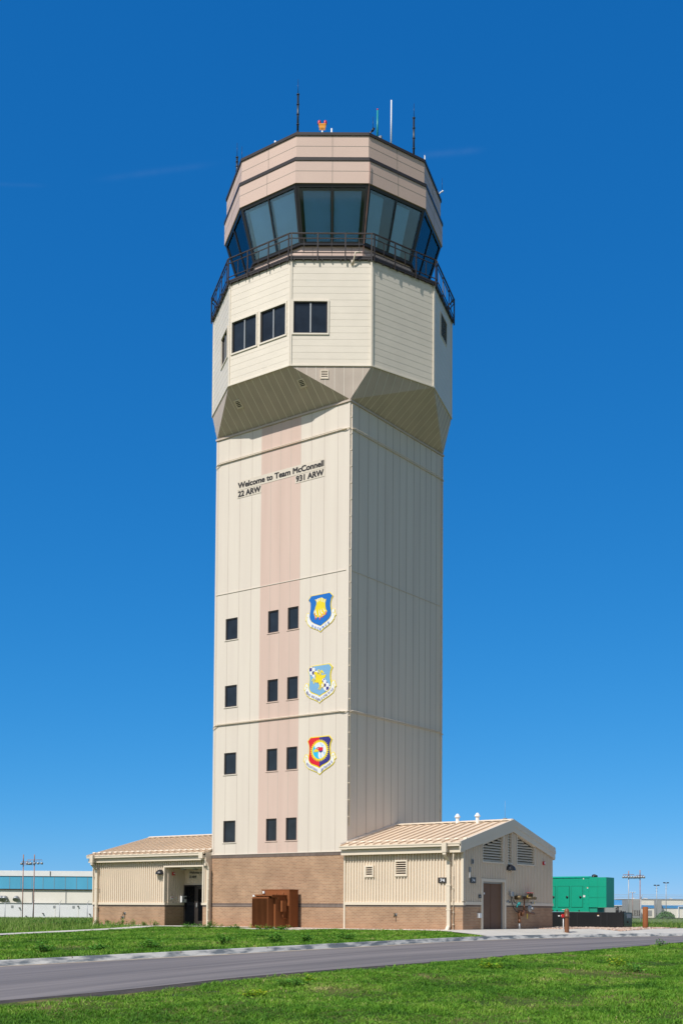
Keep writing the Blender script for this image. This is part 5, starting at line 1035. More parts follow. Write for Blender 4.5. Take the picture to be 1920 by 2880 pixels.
q = MB()
for x, h, r in ((12.2,.22,.035),(12.28,.26,.045),(12.42,.09,.06),(12.6,.06,.06),(12.5,.05,.04)): q.lathe([(r,0),(r,h),(0,h)], (x, gy+.3, .86), 10)
q.build('filler_cap', M['black'], tk)
q = MB(); q.box(6.2, 10.95, gy+.0, gy+1.0, .875, 2.50); en = q.build('enclosure', M['green'], t)
q = MB(); q.hexa([(6.15,gy-.03,2.502),(10.97,gy-.03,2.502),(10.97,gy+1.03,2.502),(6.15,gy+1.03,2.502),(6.15,gy+.1,2.57),(10.9,gy+.1,2.57),(10.9,gy+.9,2.57),(6.15,gy+.9,2.57)])
for k in range(14): q.box(6.3+k*.33, 6.36+k*.33, gy-.035, gy-.0305, 2.505, 2.515)
q.build('roof', M['green'], en)
for a, b in ((6.9,7.5),(7.65,8.25),(8.62,9.22),(9.34,9.94),(10.05,10.63)):
    q = MB(); q.box(a, b, gy-.02, gy-.003, 1.10, 2.09); d = q.build('service_door', M['green'], en)
    q = MB()
    for x in ((a-.014,a,1.09,2.10),(b,b+.014,1.09,2.10),(a,b,2.09,2.104),(a,b,1.086,1.10)): q.box(x[0], x[1], gy-.012, gy-.002, x[2], x[3])
    q.build('door_gasket', M['green_dark'], d)
    q = MB(); q.lathe([(0,-.03),(.055,-.03),(.055,0)], (b-.10, gy-.021, 1.58), 14, axis='y'); q.build('latch', M['black'], d)
q = MB()
for x in (9.08, 9.30, 9.9, 10.45): q.lathe([(0,-.012),(.035,-.012),(.035,0)], (x, gy-.002, .93), 10, axis='y')
q.build('lifting_eye', M['black'], en)
MB().box(9.55, 9.83, gy-.006, gy-.001, .965, .985).build('nameplate', M['white'], en)
for x0, x1, z0, z1, m in ((10.66,10.76,1.57,1.67,'white'),(10.65,10.70,2.42,2.48,'white'),(10.86,10.91,1.98,2.02,'white'),(10.86,10.91,2.025,2.05,'orange')): MB().box(x0, x1, gy-.006, gy-.001, z0, z1).build('label_plate', M[m], en)
q = MB()
for k in range(6): q.box(10.69, 10.72, gy-.006, gy-.002, 1.05+k*.2, 1.07+k*.2); q.box(10.90, 10.92, gy-.006, gy-.002, 1.05+k*.2, 1.07+k*.2)
q.build('rivet', M['green_dark'], en)
q = MB(); q.box(10.952, 11.40, gy+.004, gy+.90, 1.09, 2.515); q.box(11.402, 11.83, gy+.0, gy+.91, 1.085, 2.51); dd = q.build('air_discharge_hood', M['green'], t)
q = MB()
for z in (1.56, 2.07): q.box(10.96, 11.82, gy-.006, gy-.001, z-.006, z+.006)
q.box(11.395, 11.407, gy-.006, gy-.001, 1.1, 2.5); q.build('panel_seam', mat('green_seam', (.008, .24, .16), .5), dd)
q = MB(); q.box(10.952, 11.35, gy+.05, gy+.85, .862, 1.08); q.build('hood_plinth', mat('plinth_green', (.012, .30, .20), .5), t)  # plinth in a slightly duller green than the enclosure
q = MB(); q.lathe([(.09,0),(.09,.08),(.04,.1)], (11.02, gy+.4, 2.52), 10); q.tube([(10.95,gy+.4,2.60),(11.05,gy+.4,2.63),(11.2,gy+.4,2.56)], .05, 8); q.build('exhaust_elbow', M['black'], t)
q = MB(); q.tube([(11.62,gy+.3,1.08),(11.62,gy+.3,.86)], .012, 5); q.build('drain_hose', M['grey'], t)
for ob in [t]+list(t.children_recursive):
    if ob.type == 'MESH': ob.data.transform(Matrix.Scale(1.0474, 4))
t.location = (8.82, 9.02, .034)
gp = MB(); gp.box(4.6, 12.1, 8.25, 9.9, -.2, .033); tag(gp.build('generator_pad', M['concrete']), 'concrete pad under the green generator', 'pad', kind='structure')

# ------------------------------------------------------------------ bollards
bz = g1(12.45, .4)
t = thing('bollard', (12.45, .45, bz), 'brown bollard with domed cap, collar and red button', 'bollard')
q = MB(); q.lathe([(.10,0),(.10,.66)], (12.45,.45,bz), 18); q.build('post', M['pipe'], t)
q = MB(); q.lathe([(.10,.661),(.132,.67),(.132,.73),(.108,.75),(.112,.90),(.10,.98),(.06,1.03),(0,1.045)], (12.45,.45,bz), 18); q.build('domed_cap', M['pipe'], t)
PBd = Plane((12.45,.45), (cr.x*-.9-cf.x*.3, cr.y*-.9-cf.y*.3))
q = MB(); q.pbox(PBd, -.06, .06, bz+.66, bz+.80, .155, .23); q.build('button', M['red'], t)
q = MB(); c0 = PBd(0, bz, .17); q.tube([(*c0[:2],bz),(*c0[:2],bz+.62)], .02, 7); q.build('conduit', M['white'], t)
bz = g1(12.7, 8.6)
t = thing('bollard', (12.7, 8.6, bz), 'plain flat topped brown steel bollard at the right end of the rock bed', 'bollard')
q = MB(); q.lathe([(.132,0),(.132,1.06),(0,1.07)], (12.7,8.6,bz), 20); q.build('post', M['brown'], t)

# ------------------------------------------------------------------ gas meter set, test header, box on the gable brick
def gpx(y, z, d=.2): return (X1+d, y, z)
t = thing('gas_regulator', gpx(.98, .05, .25), 'brown and grey gas pipes with regulators and yellow tags by the gable wall', 'gas meter')
q = MB(); q.tube([gpx(.35,.0),gpx(.35,.36)], .05, 9); q.build('riser', M['grey'], t)
q = MB(); q.tube([gpx(.35,.361),gpx(.35,.52)], .07, 9); q.tube([gpx(.35,.521),gpx(.33,.78),gpx(.36,.86),gpx(.5,.88),gpx(.85,.88)], .055, 9); q.tube([gpx(.82,.88),gpx(.80,1.05),gpx(.82,1.5)], [.05,.04,.03], 9)
q.tube([gpx(.78,.88),gpx(1.2,.84),gpx(1.45,.80),gpx(1.75,.78)], .05, 9); q.lathe([(0,-.1),(.14,-.06),(.14,.06),(0,.1)], gpx(.62,.80,.22), 14, axis='x'); q.build('pipework', M['pipe'], t)
q = MB(); q.lathe([(0,-.07),(.17,-.03),(.17,.03),(0,.07)], gpx(1.25,1.0,.24), 16, axis='x'); q.tube([gpx(1.25,1.0,.3),gpx(1.25,1.0,.42)], .05, 8); q.lathe([(0,-.05),(.06,-.05),(.06,.05),(0,.05)], gpx(1.47,1.25,.25), 10, axis='x'); q.build('pressure_regulator', M['grey'], t)
q = MB(); q.lathe([(0,-.05),(.075,-.03),(.075,.03),(0,.05)], gpx(.26,1.20,.24), 14, axis='x'); q.tube([gpx(.2,1.2),gpx(.1,1.05)], .04, 7); q.build('relief_valve', M['teal'], t)
q = MB()
for y, z, w, h in ((.95,.55,.028,.22),(1.60,1.20,.015,.09),(.95,1.50,.015,.09)): q.box(X1+.27, X1+.285, y-w, y+w, z, z+h)
q.build('tag', M['yellow'], t)
t = thing('test_header', gpx(1.1, 1.15, .2), 'brass fire test header with three red handwheels above the gas pipes', 'test header')
q = MB(); q.tube([gpx(.25,1.48,.1),gpx(1.6,1.48,.1)], .07, 9); q.tube([gpx(.3,1.48,.0),gpx(.3,1.48,.35)], .09, 10)
for y in (1.15, 1.33, 1.51): q.tube([gpx(y,1.48,.1),gpx(y,1.46,.42)], .065, 9); q.lathe([(.04,0),(.05,.09),(.03,.16)], gpx(y,1.52,.22), 8)
q.build('manifold', M['brass'], t)
for y in (1.15, 1.33, 1.51):
    q = MB(); q.lathe([(0,0),(.085,0),(.085,.02),(0,.025)], gpx(y,1.69,.22), 12); q.build('handwheel', M['red'], t)
t = thing('electrical_box', gpx(-.25, 1.3, .05), 'small grey electrical box with black flexible conduit on the gable brick', 'box')
q = MB(); q.box(X1+.06, X1+.20, -.35, -.14, 1.52, 1.72); q.build('case', M['grey'], t)
q = MB(); q.tube([gpx(-.25,1.52,.12),gpx(-.22,1.3,.12),gpx(-.05,1.0,.14),gpx(.15,.86,.16),gpx(.33,.82,.16)], .02, 6); q.tube([gpx(-.2,1.52,.12),gpx(.0,1.25,.14),gpx(.2,1.2,.18)], .014, 6); q.build('conduit', M['black'], t)
t = thing('junction_fitting', gpx(-.40, 1.2, .05), 'round grey junction fitting on the gable brick below the electrical box', 'fitting')
q = MB(); q.lathe([(.09,0),(.09,.03),(.04,.08),(0,.09)], (X1+.002, -.38, 1.27), 12, axis='x'); q.build('cover', M['grey'], t)
q = MB(); q.tube([(X1+.05,-.38,1.27),(X1+.14,-.38,1.27)], .03, 8); q.build('stub', M['black'], t)

# ------------------------------------------------------------------ far background
FWD = Vector((cf.x, cf.y, 0)).normalized(); RGT = Vector((FWD.y, -FWD.x, 0))
def far(px, d):       # ground point d metres deep along the view azimuth, sideways by picture column (for setting out the distant row)
    s = (px-955.97)/3352.84*d; return Vector((CAM_LOC[0], CAM_LOC[1], 0))+FWD*d+RGT*s
class FPlane:
    def __init__(s, o): s.o = o
    def __call__(s, u, z, d=0): q = s.o+RGT*u-FWD*d; return (q.x, q.y, z)
# hangar left
o = far(120, 250); t = thing('hangar', (o.x, o.y, -.6), 'long pale hangar with a broad blue band and white roof beyond the left fence', 'hangar'); P = FPlane(o)
MB().pbox(P, -60, 40, -.8, 4.90, -40, 0).build('wall', M['far_grey'], t)
q = MB(); q.pbox(P, -60, 40, 4.93, 7.60, -40, .25)
q.build('blue_band', M['blue_roof'], t)
q = MB(); q.pbox(P, -60, 40, 7.62, 8.75, -41, .4); q.build('parapet', M['white'], t)
q = MB(); q.pbox(P, -60, 40, 4.72, 4.91, .01, .3); q.build('eave_line', M['bronze'], t)
q = MB()
for u in np.arange(-58, 39, 7.0): q.pbox(P, u-.06, u+.06, -.6, 4.7, .01, .12)
for u in np.arange(-58, 39, 2.33): q.pbox(P, u-.03, u+.03, 4.95, 7.58, .251, .29)
q.build('wall_joint', M['far_grey_dark'], t)
for px in (8, 18, 50):
    u = (px-120)/3352.84*250
    q = MB(); q.tube([P(u,3.0,.1),P(u,3.0,.8),P(u,2.6,1.2)], [.5,.5,.6], 10); q.build('exhaust_hood', M['grey'], t)
q = MB(); q.pbox(P, -2.9, 2.5, 1.0, 1.6, .02, 1.2); q.build('wall_unit', M['grey'], t)
u = 23.5/3352.84*250; MB().pbox(P, u-.07, u+.07, 7.75, 8.65, .41, .5).build('vent_pipe', M['bronze'], t)
# low white building
o = far(120, 170); t = thing('storage_building', (o.x, o.y, -.7), 'low white flat building directly behind the left chain link fence', 'building'); P = FPlane(o)
MB().pbox(P, -30, 22, -.9, 1.55, -6, 0).build('wall', M['white'], t)
MB().pbox(P, -30.1, 22.1, 1.56, 1.64, -6.1, .1).build('roof_edge', M['grey'], t)
for px, py in ((37,2550),(155,2550),(209,2550)):
    u = (px-120)/3352.84*170; z = .84+(2555-py)/3352.84*170; MB().pbox(P, u-.16, u+.16, z-.17, z+.17, .01, .05).build('vent', M['grey'], t)
for px, py in ((58,2553),(124,2568),(222,2547),(255,2569),(77,2576)):
    u = (px-120)/3352.84*170; z = .84+(2555-py)/3352.84*170; MB().pbox(P, u-.09, u+.09, z-.08, z+.04, .01, .25).build('wall_lamp', M['bronze'], t)
q = MB()
for u in (-3.0, 1.9, 5.2, -9): q.pbox(P, u-.03, u+.03, -.6, 1.5, .005, .03)
q.build('wall_joint', M['far_grey'], t)
def fence(label, o, u0, u1, base, h, step, lean, posts=None, wires=True, w=.006):
    t = thing('chain_link_fence', (o.x, o.y, base), label, 'fence', 'chain link fences'); P = FPlane(o)
    us = posts if posts is not None else np.arange(u0, u1, step)
    for u in us:
        q = MB(); q.tube([P(u,base-.2,0),P(u,base+h,0)], .045, 6)
        if lean: q.tube([P(u,base+h,0),P(u+lean,base+h+.38,0)], .03, 5)
        q.build('post', M['wire'], t)
    q = MB(); q.tube([P(u0,base+h,0),P(u1,base+h,0)], .032, 5); q.build('top_rail', M['wire'], t)
    q = MB(); sp_ = .11
    L = u1-u0; n_ = int(L/sp_)
    for k in range(-int(h/sp_), n_):
        for s in (1, -1):
            a = u0+k*sp_; b = a+h; za, zb_ = (base, base+h) if s > 0 else (base+h, base)
            if a < u0: za += s*(u0-a); a = u0
            if b > u1: zb_ -= s*(b-u1); b = u1
            if b > a: q.face([P(a,za-w,.03),P(b,zb_-w,.03),P(b,zb_+w,.03),P(a,za+w,.03)])
    q.build('chain_link', M['wire'], t)
    if wires:
        q = MB()
        for k in range(3): q.tube([P(u0+lean*(k+1)/3,base+h+.12*(k+1),0),P(u1+lean*(k+1)/3,base+h+.12*(k+1),0)], .012, 4)
        q.build('barbed_wire', M['wire'], t)
o = far(120, 147); kx = lambda px, d=147: (px-120)/3352.84*d
fence('chain link fence with angled post tops in front of the low white building', o, -22, 22, -.62, 2.12, 3.2, .22, [kx(-115), kx(-40), kx(17), kx(95), kx(170), kx(248), kx(325), kx(400)], False, .002)
o = far(1800, 94)
fence('chain link fence topped with barbed wire beyond the green generator', o, -12, 14, -.18, 2.10, 3, .12, [(1801-1800)/3352.84*94, -6, 6.5, -9.5, 11], True)
# light masts: pairs with cross platforms on the left and right
def mast(px, d, zt, label, zplat, w, m='rust', base=-.6, lamps=5, side=0):
    o = far(px, d); P = FPlane(o); t = thing('light_mast', (o.x, o.y, base), label, 'light mast', 'tall floodlight masts beyond the fences')
    r = .0004*d
    q = MB(); q.tube([P(0,base,0),P(0,zplat,0)], r, 6); q.build('pole', M['wire'] if m == 'wire' else M[m], t)
    q = MB(); q.tube([P(0,zplat+.01,0),P(0,zt,0)], r*1.1, 6); q.build('mast_top', M['rust'], t)
    a, b = -w/2+side*w/2, w/2+side*w/2
    q = MB(); h = w*.22
    for z in (zplat, zplat+h): q.tube([P(a,z,.0),P(b,z,.0)], r*.5, 5)
    for u in np.linspace(a, b, 6): q.tube([P(u,zplat,0),P(u,zplat+h,0)], r*.4, 5)
    q.build('platform_rail', M['rust'], t)
    for u in np.linspace(a, b, lamps):
        q = MB(); c = P(u, zplat-r*3, .1); q.lathe([(0,0),(r*2.4,0),(r*3,r*4),(0,r*4.5)], c, 8, axis='z'); q.build('floodlight', M['grey'], t)
zh = lambda px, py, d: .84+((2561.3+.0075*(px-956))-py)/3352.84*d
mast(66, 140, zh(66,2403,140), 'left one of the two rusty floodlight masts in front of the hangar', zh(66,2428,140), .9, side=.6, lamps=2)
mast(97, 140, zh(97,2403,140), 'right one of the two rusty masts by the hangar, with a wider lamp frame', zh(97,2427,140), 1.7, side=.05, lamps=5)
o = far(82, 140); q = MB(); P = FPlane(o); q.tube([P(-.65,zh(66,2432,140),0),P(.65,zh(97,2432,140),0)], .03, 5); tag(q.build('mast_tie', M['rust'], base=P(0,zh(66,2432,140))), 'thin tie bar joining the two masts in front of the hangar', 'tie bar')
mast(1767, 190, zh(1767,2449,190), 'red and white floodlight mast nearest the generator beyond the right fence', zh(1767,2466,190), 1.7, 'wire', -.1, 5)
mast(1799, 190, zh(1799,2447,190), 'red and white floodlight mast second from the generator beyond the right fence', zh(1799,2466,190), 1.2, 'rust', -.1, 4)
o = far(1783, 190); q = MB(); P = FPlane(o); q.tube([P(-.8,zh(1767,2471,190),0),P(.85,zh(1767,2471,190),0)], .03, 5); tag(q.build('mast_tie', M['wire'], base=P(0,zh(1767,2471,190))), 'thin tie bar joining the two masts beyond the generator', 'tie bar')
def street(px, d, zt, label, w, m='wire'):
    o = far(px, d); P = FPlane(o); t = thing('street_lamp', (o.x, o.y, -.1), label, 'street lamp', 'double headed lamps in front of the warehouse')
    q = MB(); q.tube([P(0,-.2,0),P(0,zt,0)], [.11,.07], 6); q.build('pole', M[m], t)
    q = MB(); q.tube([P(-w/2,zt-.05,0),P(w/2,zt-.05,0)], .05, 5)
    for k in (1, 2): q.tube([P(-w*.35,zt-.65*k,0),P(w*.35,zt-.65*k,0)], .025, 5)
    q.build('cross_arm', M['bronze'], t)
    for s in (-1, 1): MB().pbox(P, s*w/2-.22, s*w/2+.22, zt-.08, zt+.14, -.2, .2).build('lamp_head', M['bronze'], t)
street(1845.5, 260, zh(1845,2490,260), 'shorter grey double headed lamp in front of the cream warehouse', .75)
street(1872, 260, zh(1872,2483,260), 'taller grey double headed lamp in front of the cream warehouse', .75)
o = far(1778, 260); P = FPlane(o); t = thing('ball_lamp', (o.x, o.y, -.1), 'small thin pole with white lamps on a cross arm between the red and white masts', 'street lamp')
zt = zh(1778,2511,260); q = MB(); q.tube([P(0,-.2,0),P(0,zt,0)], .07, 6); q.tube([P(-.45,zt-.0,0),P(.45,zt,0)], .04, 5); q.build('pole', M['rust'], t)
for u in (-.5, 0, .5): q = MB(); q.lathe([(0,0),(.13,.04),(.13,.16),(0,.22)], P(u, zt, 0), 8); q.build('lamp', M['white'], t)
# warehouses right
D = 320; kz = lambda py: zh(1800, py, D)
o = far(1800, D); P = FPlane(o); ku = lambda px: (px-1800)/3352.84*D
t = thing('warehouse', (o.x, o.y, 0), 'long cream warehouse with a blue stripe and dark bay beyond the right fence', 'warehouse')
MB().pbox(P, ku(1802), ku(2300), -.4, kz(2529.5), -30, 0).build('wall', M['far_grey'], t)
MB().pbox(P, ku(1802), ku(2300), kz(2554), kz(2545.5), .01, .12).build('blue_stripe', M['blue2'], t)
MB().pbox(P, ku(1802), ku(2300), kz(2529), kz(2527.5), -30, .2).build('roof_edge', M['bronze'], t)
q = MB(); q.pbox(P, ku(1838), ku(1853), -.3, kz(2531), .02, 2.2); q.build('stair_tower', M['far_grey_dark'], t)
for px in (1822,): 
    q = MB(); q.pbox(P, ku(1808), ku(1832), kz(2575), kz(2560), .01, .1); q.build('window', M['far_grey_dark'], t)
q = MB(); q.pbox(P, ku(1905), ku(1907), -.3, kz(2549), .02, .3); q.pbox(P, ku(1907), ku(1960), kz(2550), kz(2548.5), .02, .3); q.build('door_frame', M['white'], t)
for px, w in ((1785,4),(1892,4),(1818,3),(1822,3)):
    MB().pbox(P, ku(px)-.3, ku(px)+.3, kz(2527.4), kz(2525.5), -3, -2).build('roof_unit', M['white'], t)
t = thing('shed', (far(1786,D-6).x, far(1786,D-6).y, 0), 'grey block with a barred window between the blue wall and the cream warehouse', 'building'); P2 = FPlane(far(1800, D-6))
MB().pbox(P2, ku(1769), ku(1801), -.4, kz(2531.5), -8, 0).build('wall', M['far_grey_dark'], t)
q = MB(); q.pbox(P2, ku(1776), ku(1798), kz(2575), kz(2560), .01, .08); w_ = q.build('window', M['bronze'], t)
q = MB()
for u in np.linspace(ku(1776), ku(1798), 6): q.pbox(P2, u-.03, u+.03, kz(2575), kz(2560), .081, .12)
q.build('window_bar', M['far_grey'], w_)
t = thing('blue_warehouse', (far(1740,D+10).x, far(1740,D+10).y, 0), 'bright blue sided warehouse with a low grey wall, just right of the generator', 'warehouse'); P3 = FPlane(far(1800, D+10))
MB().pbox(P3, ku(1600), ku(1769), kz(2546), kz(2530.5), -20, 0).build('blue_wall', M['blue2'], t)
MB().pbox(P3, ku(1600), ku(1769), -.4, kz(2547.5), -2, 6).build('low_wall', M['far_grey_dark'], t)
MB().pbox(P3, ku(1600), ku(1769), kz(2547.4), kz(2545.5), -2.1, 6.2).build('low_roof', M['white'], t)

# ------------------------------------------------------------------ grass and plants
def leaf_mat(name, cols, rough=.6, trans=.25):
    m = bpy.data.materials.new(name); m.use_nodes = True; N, L = m.node_tree.nodes, m.node_tree.links
    b = N['Principled BSDF']; b.inputs['Roughness'].default_value = rough; b.inputs['Specular IOR Level'].default_value = .25
    at = N.new('ShaderNodeAttribute'); at.attribute_name = 'tone'; r = N.new('ShaderNodeValToRGB'); e = r.color_ramp.elements
    e[0].color = (*cols[0], 1); e[1].color = (*cols[-1], 1)
    for k, c in enumerate(cols[1:-1]): x = r.color_ramp.elements.new((k+1)/(len(cols)-1)); x.color = (*c, 1)
    L.new(at.outputs['Fac'], r.inputs[0]); L.new(r.outputs[0], b.inputs['Base Color'])
    tl = N.new('ShaderNodeBsdfTranslucent'); L.new(r.outputs[0], tl.inputs[0]); mx_ = N.new('ShaderNodeMixShader'); mx_.inputs[0].default_value = trans
    L.new(b.outputs[0], mx_.inputs[1]); L.new(tl.outputs[0], mx_.inputs[2]); L.new(mx_.outputs[0], N['Material Output'].inputs[0])
    return m
M['grass'] = leaf_mat('grass_blade', [(.048,.14,.012),(.095,.25,.018),(.165,.35,.028),(.26,.42,.05),(.46,.40,.18)])
M['tall_grass'] = leaf_mat('tall_grass', [(.10,.20,.03),(.17,.29,.05),(.25,.35,.08),(.36,.38,.16)])
M['weed'] = leaf_mat('weed_leaf', [(.05,.17,.02),(.10,.29,.035),(.19,.42,.06)])
def vnoise(x, y, s, seed=0):
    r = np.random.default_rng(seed); v = 0
    for k in range(7):
        a = r.random()*6.28; f = s*(.6+1.6*r.random()); p = r.random()*6.28; q_ = r.random()*6.28
        v = v+np.sin(f*(x*math.cos(a)+y*math.sin(a))+p+1.4*np.sin(f*.6*(x*math.sin(a)-y*math.cos(a))+q_))
    return v/7*1.6
def view(x, y):
    rx, ry = x-CAM_LOC[0], y-CAM_LOC[1]; d = rx*FWD.x+ry*FWD.y; s = rx*RGT.x+ry*RGT.y; return d, s
def grass(name, label, inside, n, dmin, dmax, hgt, wid, seed, power, matn='grass', lean=.5, thin=.35):
    r = np.random.default_rng(seed); X, Y = [], []; got = 0
    while got < n:
        k = n*2; u = r.random(k); d = (dmin**power+(dmax**power-dmin**power)*u)**(1/power); s = (r.random(k)*2-1)*(.345*d+5.0)
        x = CAM_LOC[0]+FWD.x*d+RGT.x*s; y = CAM_LOC[1]+FWD.y*d+RGT.y*s
        ok = inside(x, y)
        cov = vnoise(x, y, 1.1, 3)+.6*vnoise(x, y, 6.0, 5); ok &= r.random(k) < np.clip(1-thin*np.clip(cov-.15, 0, 1)*2.0, .12, 1)
        X.append(x[ok]); Y.append(y[ok]); got += ok.sum()
    x = np.concatenate(X)[:n]; y = np.concatenate(Y)[:n]; z = gz(x, y)
    d, _ = view(x, y); sc = np.sqrt(np.clip(d/22, .75, 3))
    cl = vnoise(x, y, 2.4, 9); h = hgt*(.5+.8*r.random(n))*(1+.35*cl+.35*vnoise(x, y, 9.0, 31)); w = wid*(.7+.6*r.random(n))*sc
    th = r.random(n)*6.283; ln_ = lean*(.2+r.random(n))*h; la = r.random(n)*6.283
    bx, by = np.cos(th)*w/2, np.sin(th)*w/2
    base = np.stack([x, y, z-.01], -1); B1 = base+np.stack([bx, by, 0*bx], -1); B2 = base-np.stack([bx, by, 0*bx], -1)
    mid = base+np.stack([np.cos(la)*ln_*.35, np.sin(la)*ln_*.35, h*.62], -1); M1 = mid+np.stack([bx*.7, by*.7, 0*bx], -1); M2 = mid-np.stack([bx*.7, by*.7, 0*bx], -1)
    T = base+np.stack([np.cos(la)*ln_, np.sin(la)*ln_, h], -1)
    V = np.stack([B1, B2, M2, M1, T], 1).reshape(-1, 3); i5 = np.arange(n)*5
    Fq = np.concatenate([np.stack([i5, i5+1, i5+2], -1), np.stack([i5, i5+2, i5+3], -1), np.stack([i5+3, i5+2, i5+4], -1)])
    tone = np.clip(.40+.22*vnoise(x, y, .8, 21)+.24*vnoise(x, y, 3.0, 22)+.16*vnoise(x, y, 8.0, 23)+.30*(r.random(n)-.5)+.35*(r.random(n) < .07), 0, 1)
    o = np_mesh(name, V, Fq, M[matn], False, np.repeat(tone, 5)); tag(o, label, 'grass', kind='stuff'); return o
vw = lambda Y: np.interp(Y, [-40,-33,-29,-24,-10], [1.3,.8,.35,.2,.15])
grass('lawn_grass', 'short green lawn grass in the foreground beside the road', lambda x, y: x > xn(y)+vw(y)+.10*np.sin(y*3.3)+.07*np.sin(y*8.1), 440000, 14.0, 62, .048, .016, 1, .7, lean=1.1, thin=.8)
in_apron = lambda x, y: (y > -5.25+.0*x) & (x > 9.0)
def mid_in(x, y):
    dp = np.full(x.shape, 9.0)
    for a, b in zip(range(0, 59, 1), range(1, 60, 1)):
        dp = np.minimum(dp, np.hypot(x-px_[a], y-py_[a]))
    pad = (x > -.3) & (x < 3.4) & (y > -6.7)
    wedge = (y > -5.0-(x-9)*.35) & (x > 9)
    return (x < xc(y)-.17) & (y < -5.0) & ~pad & (dp > .55) & ~wedge
grass('lawn_grass', 'green lawn between the kerb and the tower walls', mid_in, 310000, 22, 72, .06, .018, 2, .8, lean=1.0, thin=.65)
def fieldL(x, y):
    # beyond the path and behind the entrance annex
    d, s = view(x, y); return (x < -2.2+(y+14)*-.45-.6) & (x < -3) & ~((x > X0-.2) & (y > -4.6)) & (s < 0)
grass('field_grass', 'taller rough grass in the field left of the entrance annex', lambda x, y: fieldL(x, y) & ((x < -7.3) | (y < -5.2)), 60000, 44, 146, .20, .020, 3, 1.3, 'tall_grass', .5, .15)
grass('field_grass', 'taller rough grass behind the generator and around the right fence', lambda x, y: (view(x, y)[1] > 9) & (y > 9.5) & (x < 16), 60000, 62, 170, .18, .020, 4, 1.3, 'tall_grass', .5, .15)

def weed(label, x, y, r, h, n, seed, group, leaf=.05, yellow=False):
    rr = np.random.default_rng(seed); z = g1(x, y)
    t = thing('weed_plant', (x, y, z), label, 'weed', group)
    st = MB(); tips = []
    for k in range(max(5, n//16)):
        a = rr.random()*6.28; q_ = rr.random()**.6*r; hh = h*(.45+.6*rr.random())*(1-.35*q_/r)
        p = (x+math.cos(a)*q_, y+math.sin(a)*q_, z+hh); b = (x+math.cos(a)*q_*.5, y+math.sin(a)*q_*.5, z)
        st.tube([b, ((p[0]+b[0])/2, (p[1]+b[1])/2, z+hh*.55), p], [.008,.006,.003], 4); tips.append((b, p))
    st.build('stem', M['soil'], t)
    V = []; Fq = []; tone = []
    for k in range(n):
        b, p = tips[rr.integers(len(tips))]; f = .25+.8*rr.random(); c = Vector([b[i]+(p[i]-b[i])*f for i in range(3)])+Vector((rr.normal(0,.05),rr.normal(0,.05),rr.normal(0,.03)))
        c.z = max(c.z, z+.02)
        a = rr.random()*6.28; el = rr.random()*.9-.2; d = Vector((math.cos(a)*math.cos(el), math.sin(a)*math.cos(el), math.sin(el))); s = d.cross(Vector((0,0,1))).normalized(); L = leaf*(.6+.9*rr.random())
        up = Vector((0,0,1))*L*.15; i = len(V)
        V += [tuple(c), tuple(c+d*L*.5+s*L*.5+up), tuple(c+d*L*1.1), tuple(c+d*L*.5-s*L*.5+up)]; Fq.append((i,i+1,i+2,i+3)); tone += [float(np.clip(.15+.7*rr.random()+(.2 if yellow else 0), 0, 1))]*4
    o = np_mesh('foliage', np.array(V)-np.array([x,y,z]), Fq, M['weed_y'] if yellow else M['weed'], False, tone); o.parent = t
M['weed_y'] = leaf_mat('weed_leaf_yellow', [(.08,.28,.02),(.18,.42,.025),(.52,.55,.03)])
G1 = 'weeds along the entrance annex wall'
for k, (x, y, r, h, s) in enumerate([(-12.2,-4.75,.45,.40,'large weed clump at the outer corner of the entrance annex'),(-13.3,-5.2,.6,.34,'broad weed clump in the grass left of the entrance annex'),(-14.8,-5.6,.6,.30,'low weed clump furthest left along the entrance annex line'),(-11.3,-4.6,.22,.42,'narrow weed right of the left downspout'),(-10.6,-4.6,.18,.32,'small weed between the downspout and the wall taps'),(-9.6,-4.6,.28,.45,'upright weed under the wall taps'),(-8.7,-4.6,.12,.32,'thin weed right of the wall taps'),(-7.9,-4.6,.18,.28,'small weed left of the entrance recess'),(-7.25,-4.6,.25,.38,'weed pair nearest the entrance recess'),(-12.9,-4.9,.35,.45,'taller weed just outside the entrance annex corner')]):
    weed(s, x, y, r, h, int(90+260*r), 50+k, G1)
G2 = 'weeds around the transformer'
for k, (x, y, r, h, s) in enumerate([(-2.5,-6.9,.55,.35,'dense weed patch left of the transformer'),(-1.6,-6.6,.6,.38,'dense weed patch nearest the left of the transformer'),(-.2,-6.8,.35,.25,'weed creeping over the left end of the transformer pad'),(1.8,-6.95,.5,.26,'low weeds in front of the transformer pad'),(2.8,-6.95,.45,.22,'low weeds at the right end of the transformer pad')]):
    weed(s, x, y, r, h, int(150+300*r), 80+k, G2)
weed('small yellow green weed against the left fins of the transformer', .02, -5.75, .15, .35, 60, 95, G2, yellow=True)
G3 = 'weeds on the lawn along the kerb'
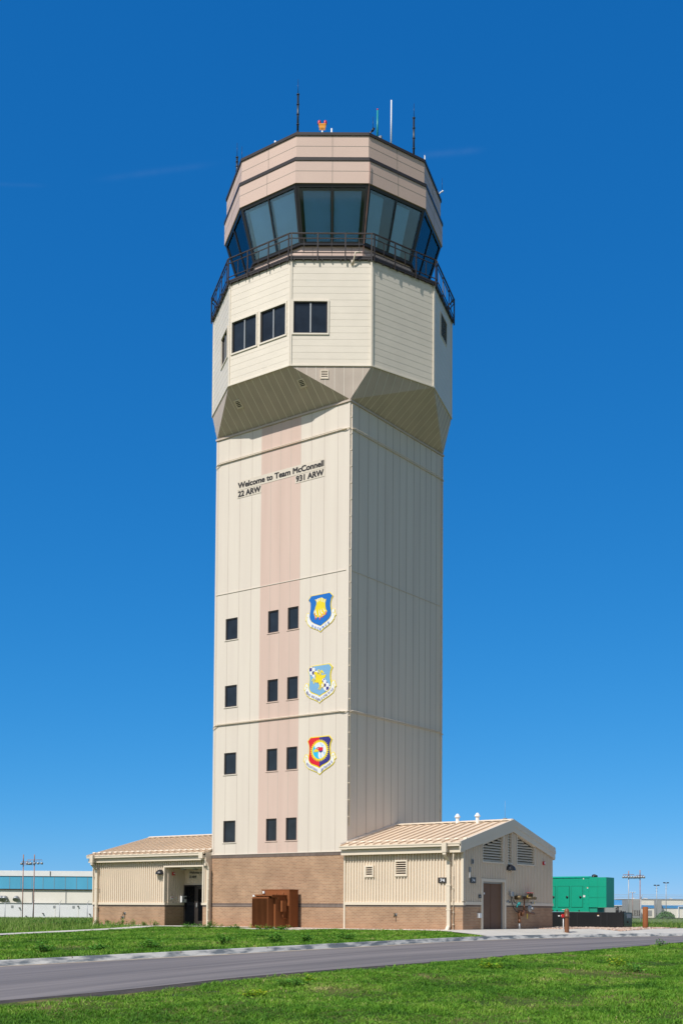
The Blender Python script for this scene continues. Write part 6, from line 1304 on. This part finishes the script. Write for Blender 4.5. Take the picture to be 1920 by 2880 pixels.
for k, (x, y, r, h, s) in enumerate([(9.0,-25.0,.3,.3,'leafy weed by the kerb at the far left'),(9.6,-23.6,.25,.18,'low weed by the kerb left of the entrance'),(10.2,-22.2,.35,.26,'wide weed by the kerb in front of the entrance'),(10.6,-19.3,.45,.42,'large leafy weed by the kerb under the tower corner'),(11.1,-17.6,.35,.38,'leafy weed by the kerb in front of the transformer'),(11.4,-16.3,.3,.36,'leafy weed by the kerb right of the transformer'),(11.5,-14.4,.4,.34,'last leafy weed by the kerb below the right annex')]):
    weed(s, x, y, r, h, int(120+260*r), 110+k, G3, .06)
G4 = 'weeds in the foreground lawn'
for k, (x, y, r, h, s, yl) in enumerate([(19.5,-7.0,.16,.30,'upright weed at the road edge on the far right',False),(23.3,-19.6,.30,.28,'yellow flowering weed on the right foreground lawn',True),(24.1,-20.6,.35,.22,'dark weed below the yellow weed on the right foreground lawn',False),(21.4,-22.3,.30,.17,'small yellow weed in the middle of the foreground lawn',True),(20.9,-30.2,.35,.12,'yellow weed low on the left foreground lawn',True),(20.6,-28.7,.40,.17,'leafy weed on the foreground lawn near the road',False),(20.4,-27.9,.12,.10,'tiny yellow weed on the left foreground lawn near the road',True)]):
    weed(s, x, y, r, h, int(120+240*r), 130+k, G4, .045, yl)
# bush at the foot of the warehouse, beyond the fence
o = far(1871, 250); t = thing('bush', (o.x, o.y, -.2), 'round dark green bush in front of the cream warehouse', 'bush'); rr = np.random.default_rng(5)
V = []; Fq = []; tone = []
for k in range(1600):
    a = rr.random()*6.28; e = rr.random()*1.57; rad = (.75+.3*rr.random()); c = np.array([math.cos(a)*math.cos(e)*1.9*rad, math.sin(a)*math.cos(e)*2.0*rad, math.sin(e)*1.25*rad-.1]); n_ = rr.normal(size=(3,3))*.16; i = len(V); V += [c+n_[0], c+n_[1], c+n_[2]]; Fq.append((i,i+1,i+2)); tone += [rr.random()*.3]*3
o2 = np_mesh('foliage', V, Fq, M['weed'], False, tone); o2.parent = t
q = MB(); q.tube([(o.x,o.y,-.2),(o.x,o.y,.9)], .1, 6); q.build('stem', M['soil'], t)
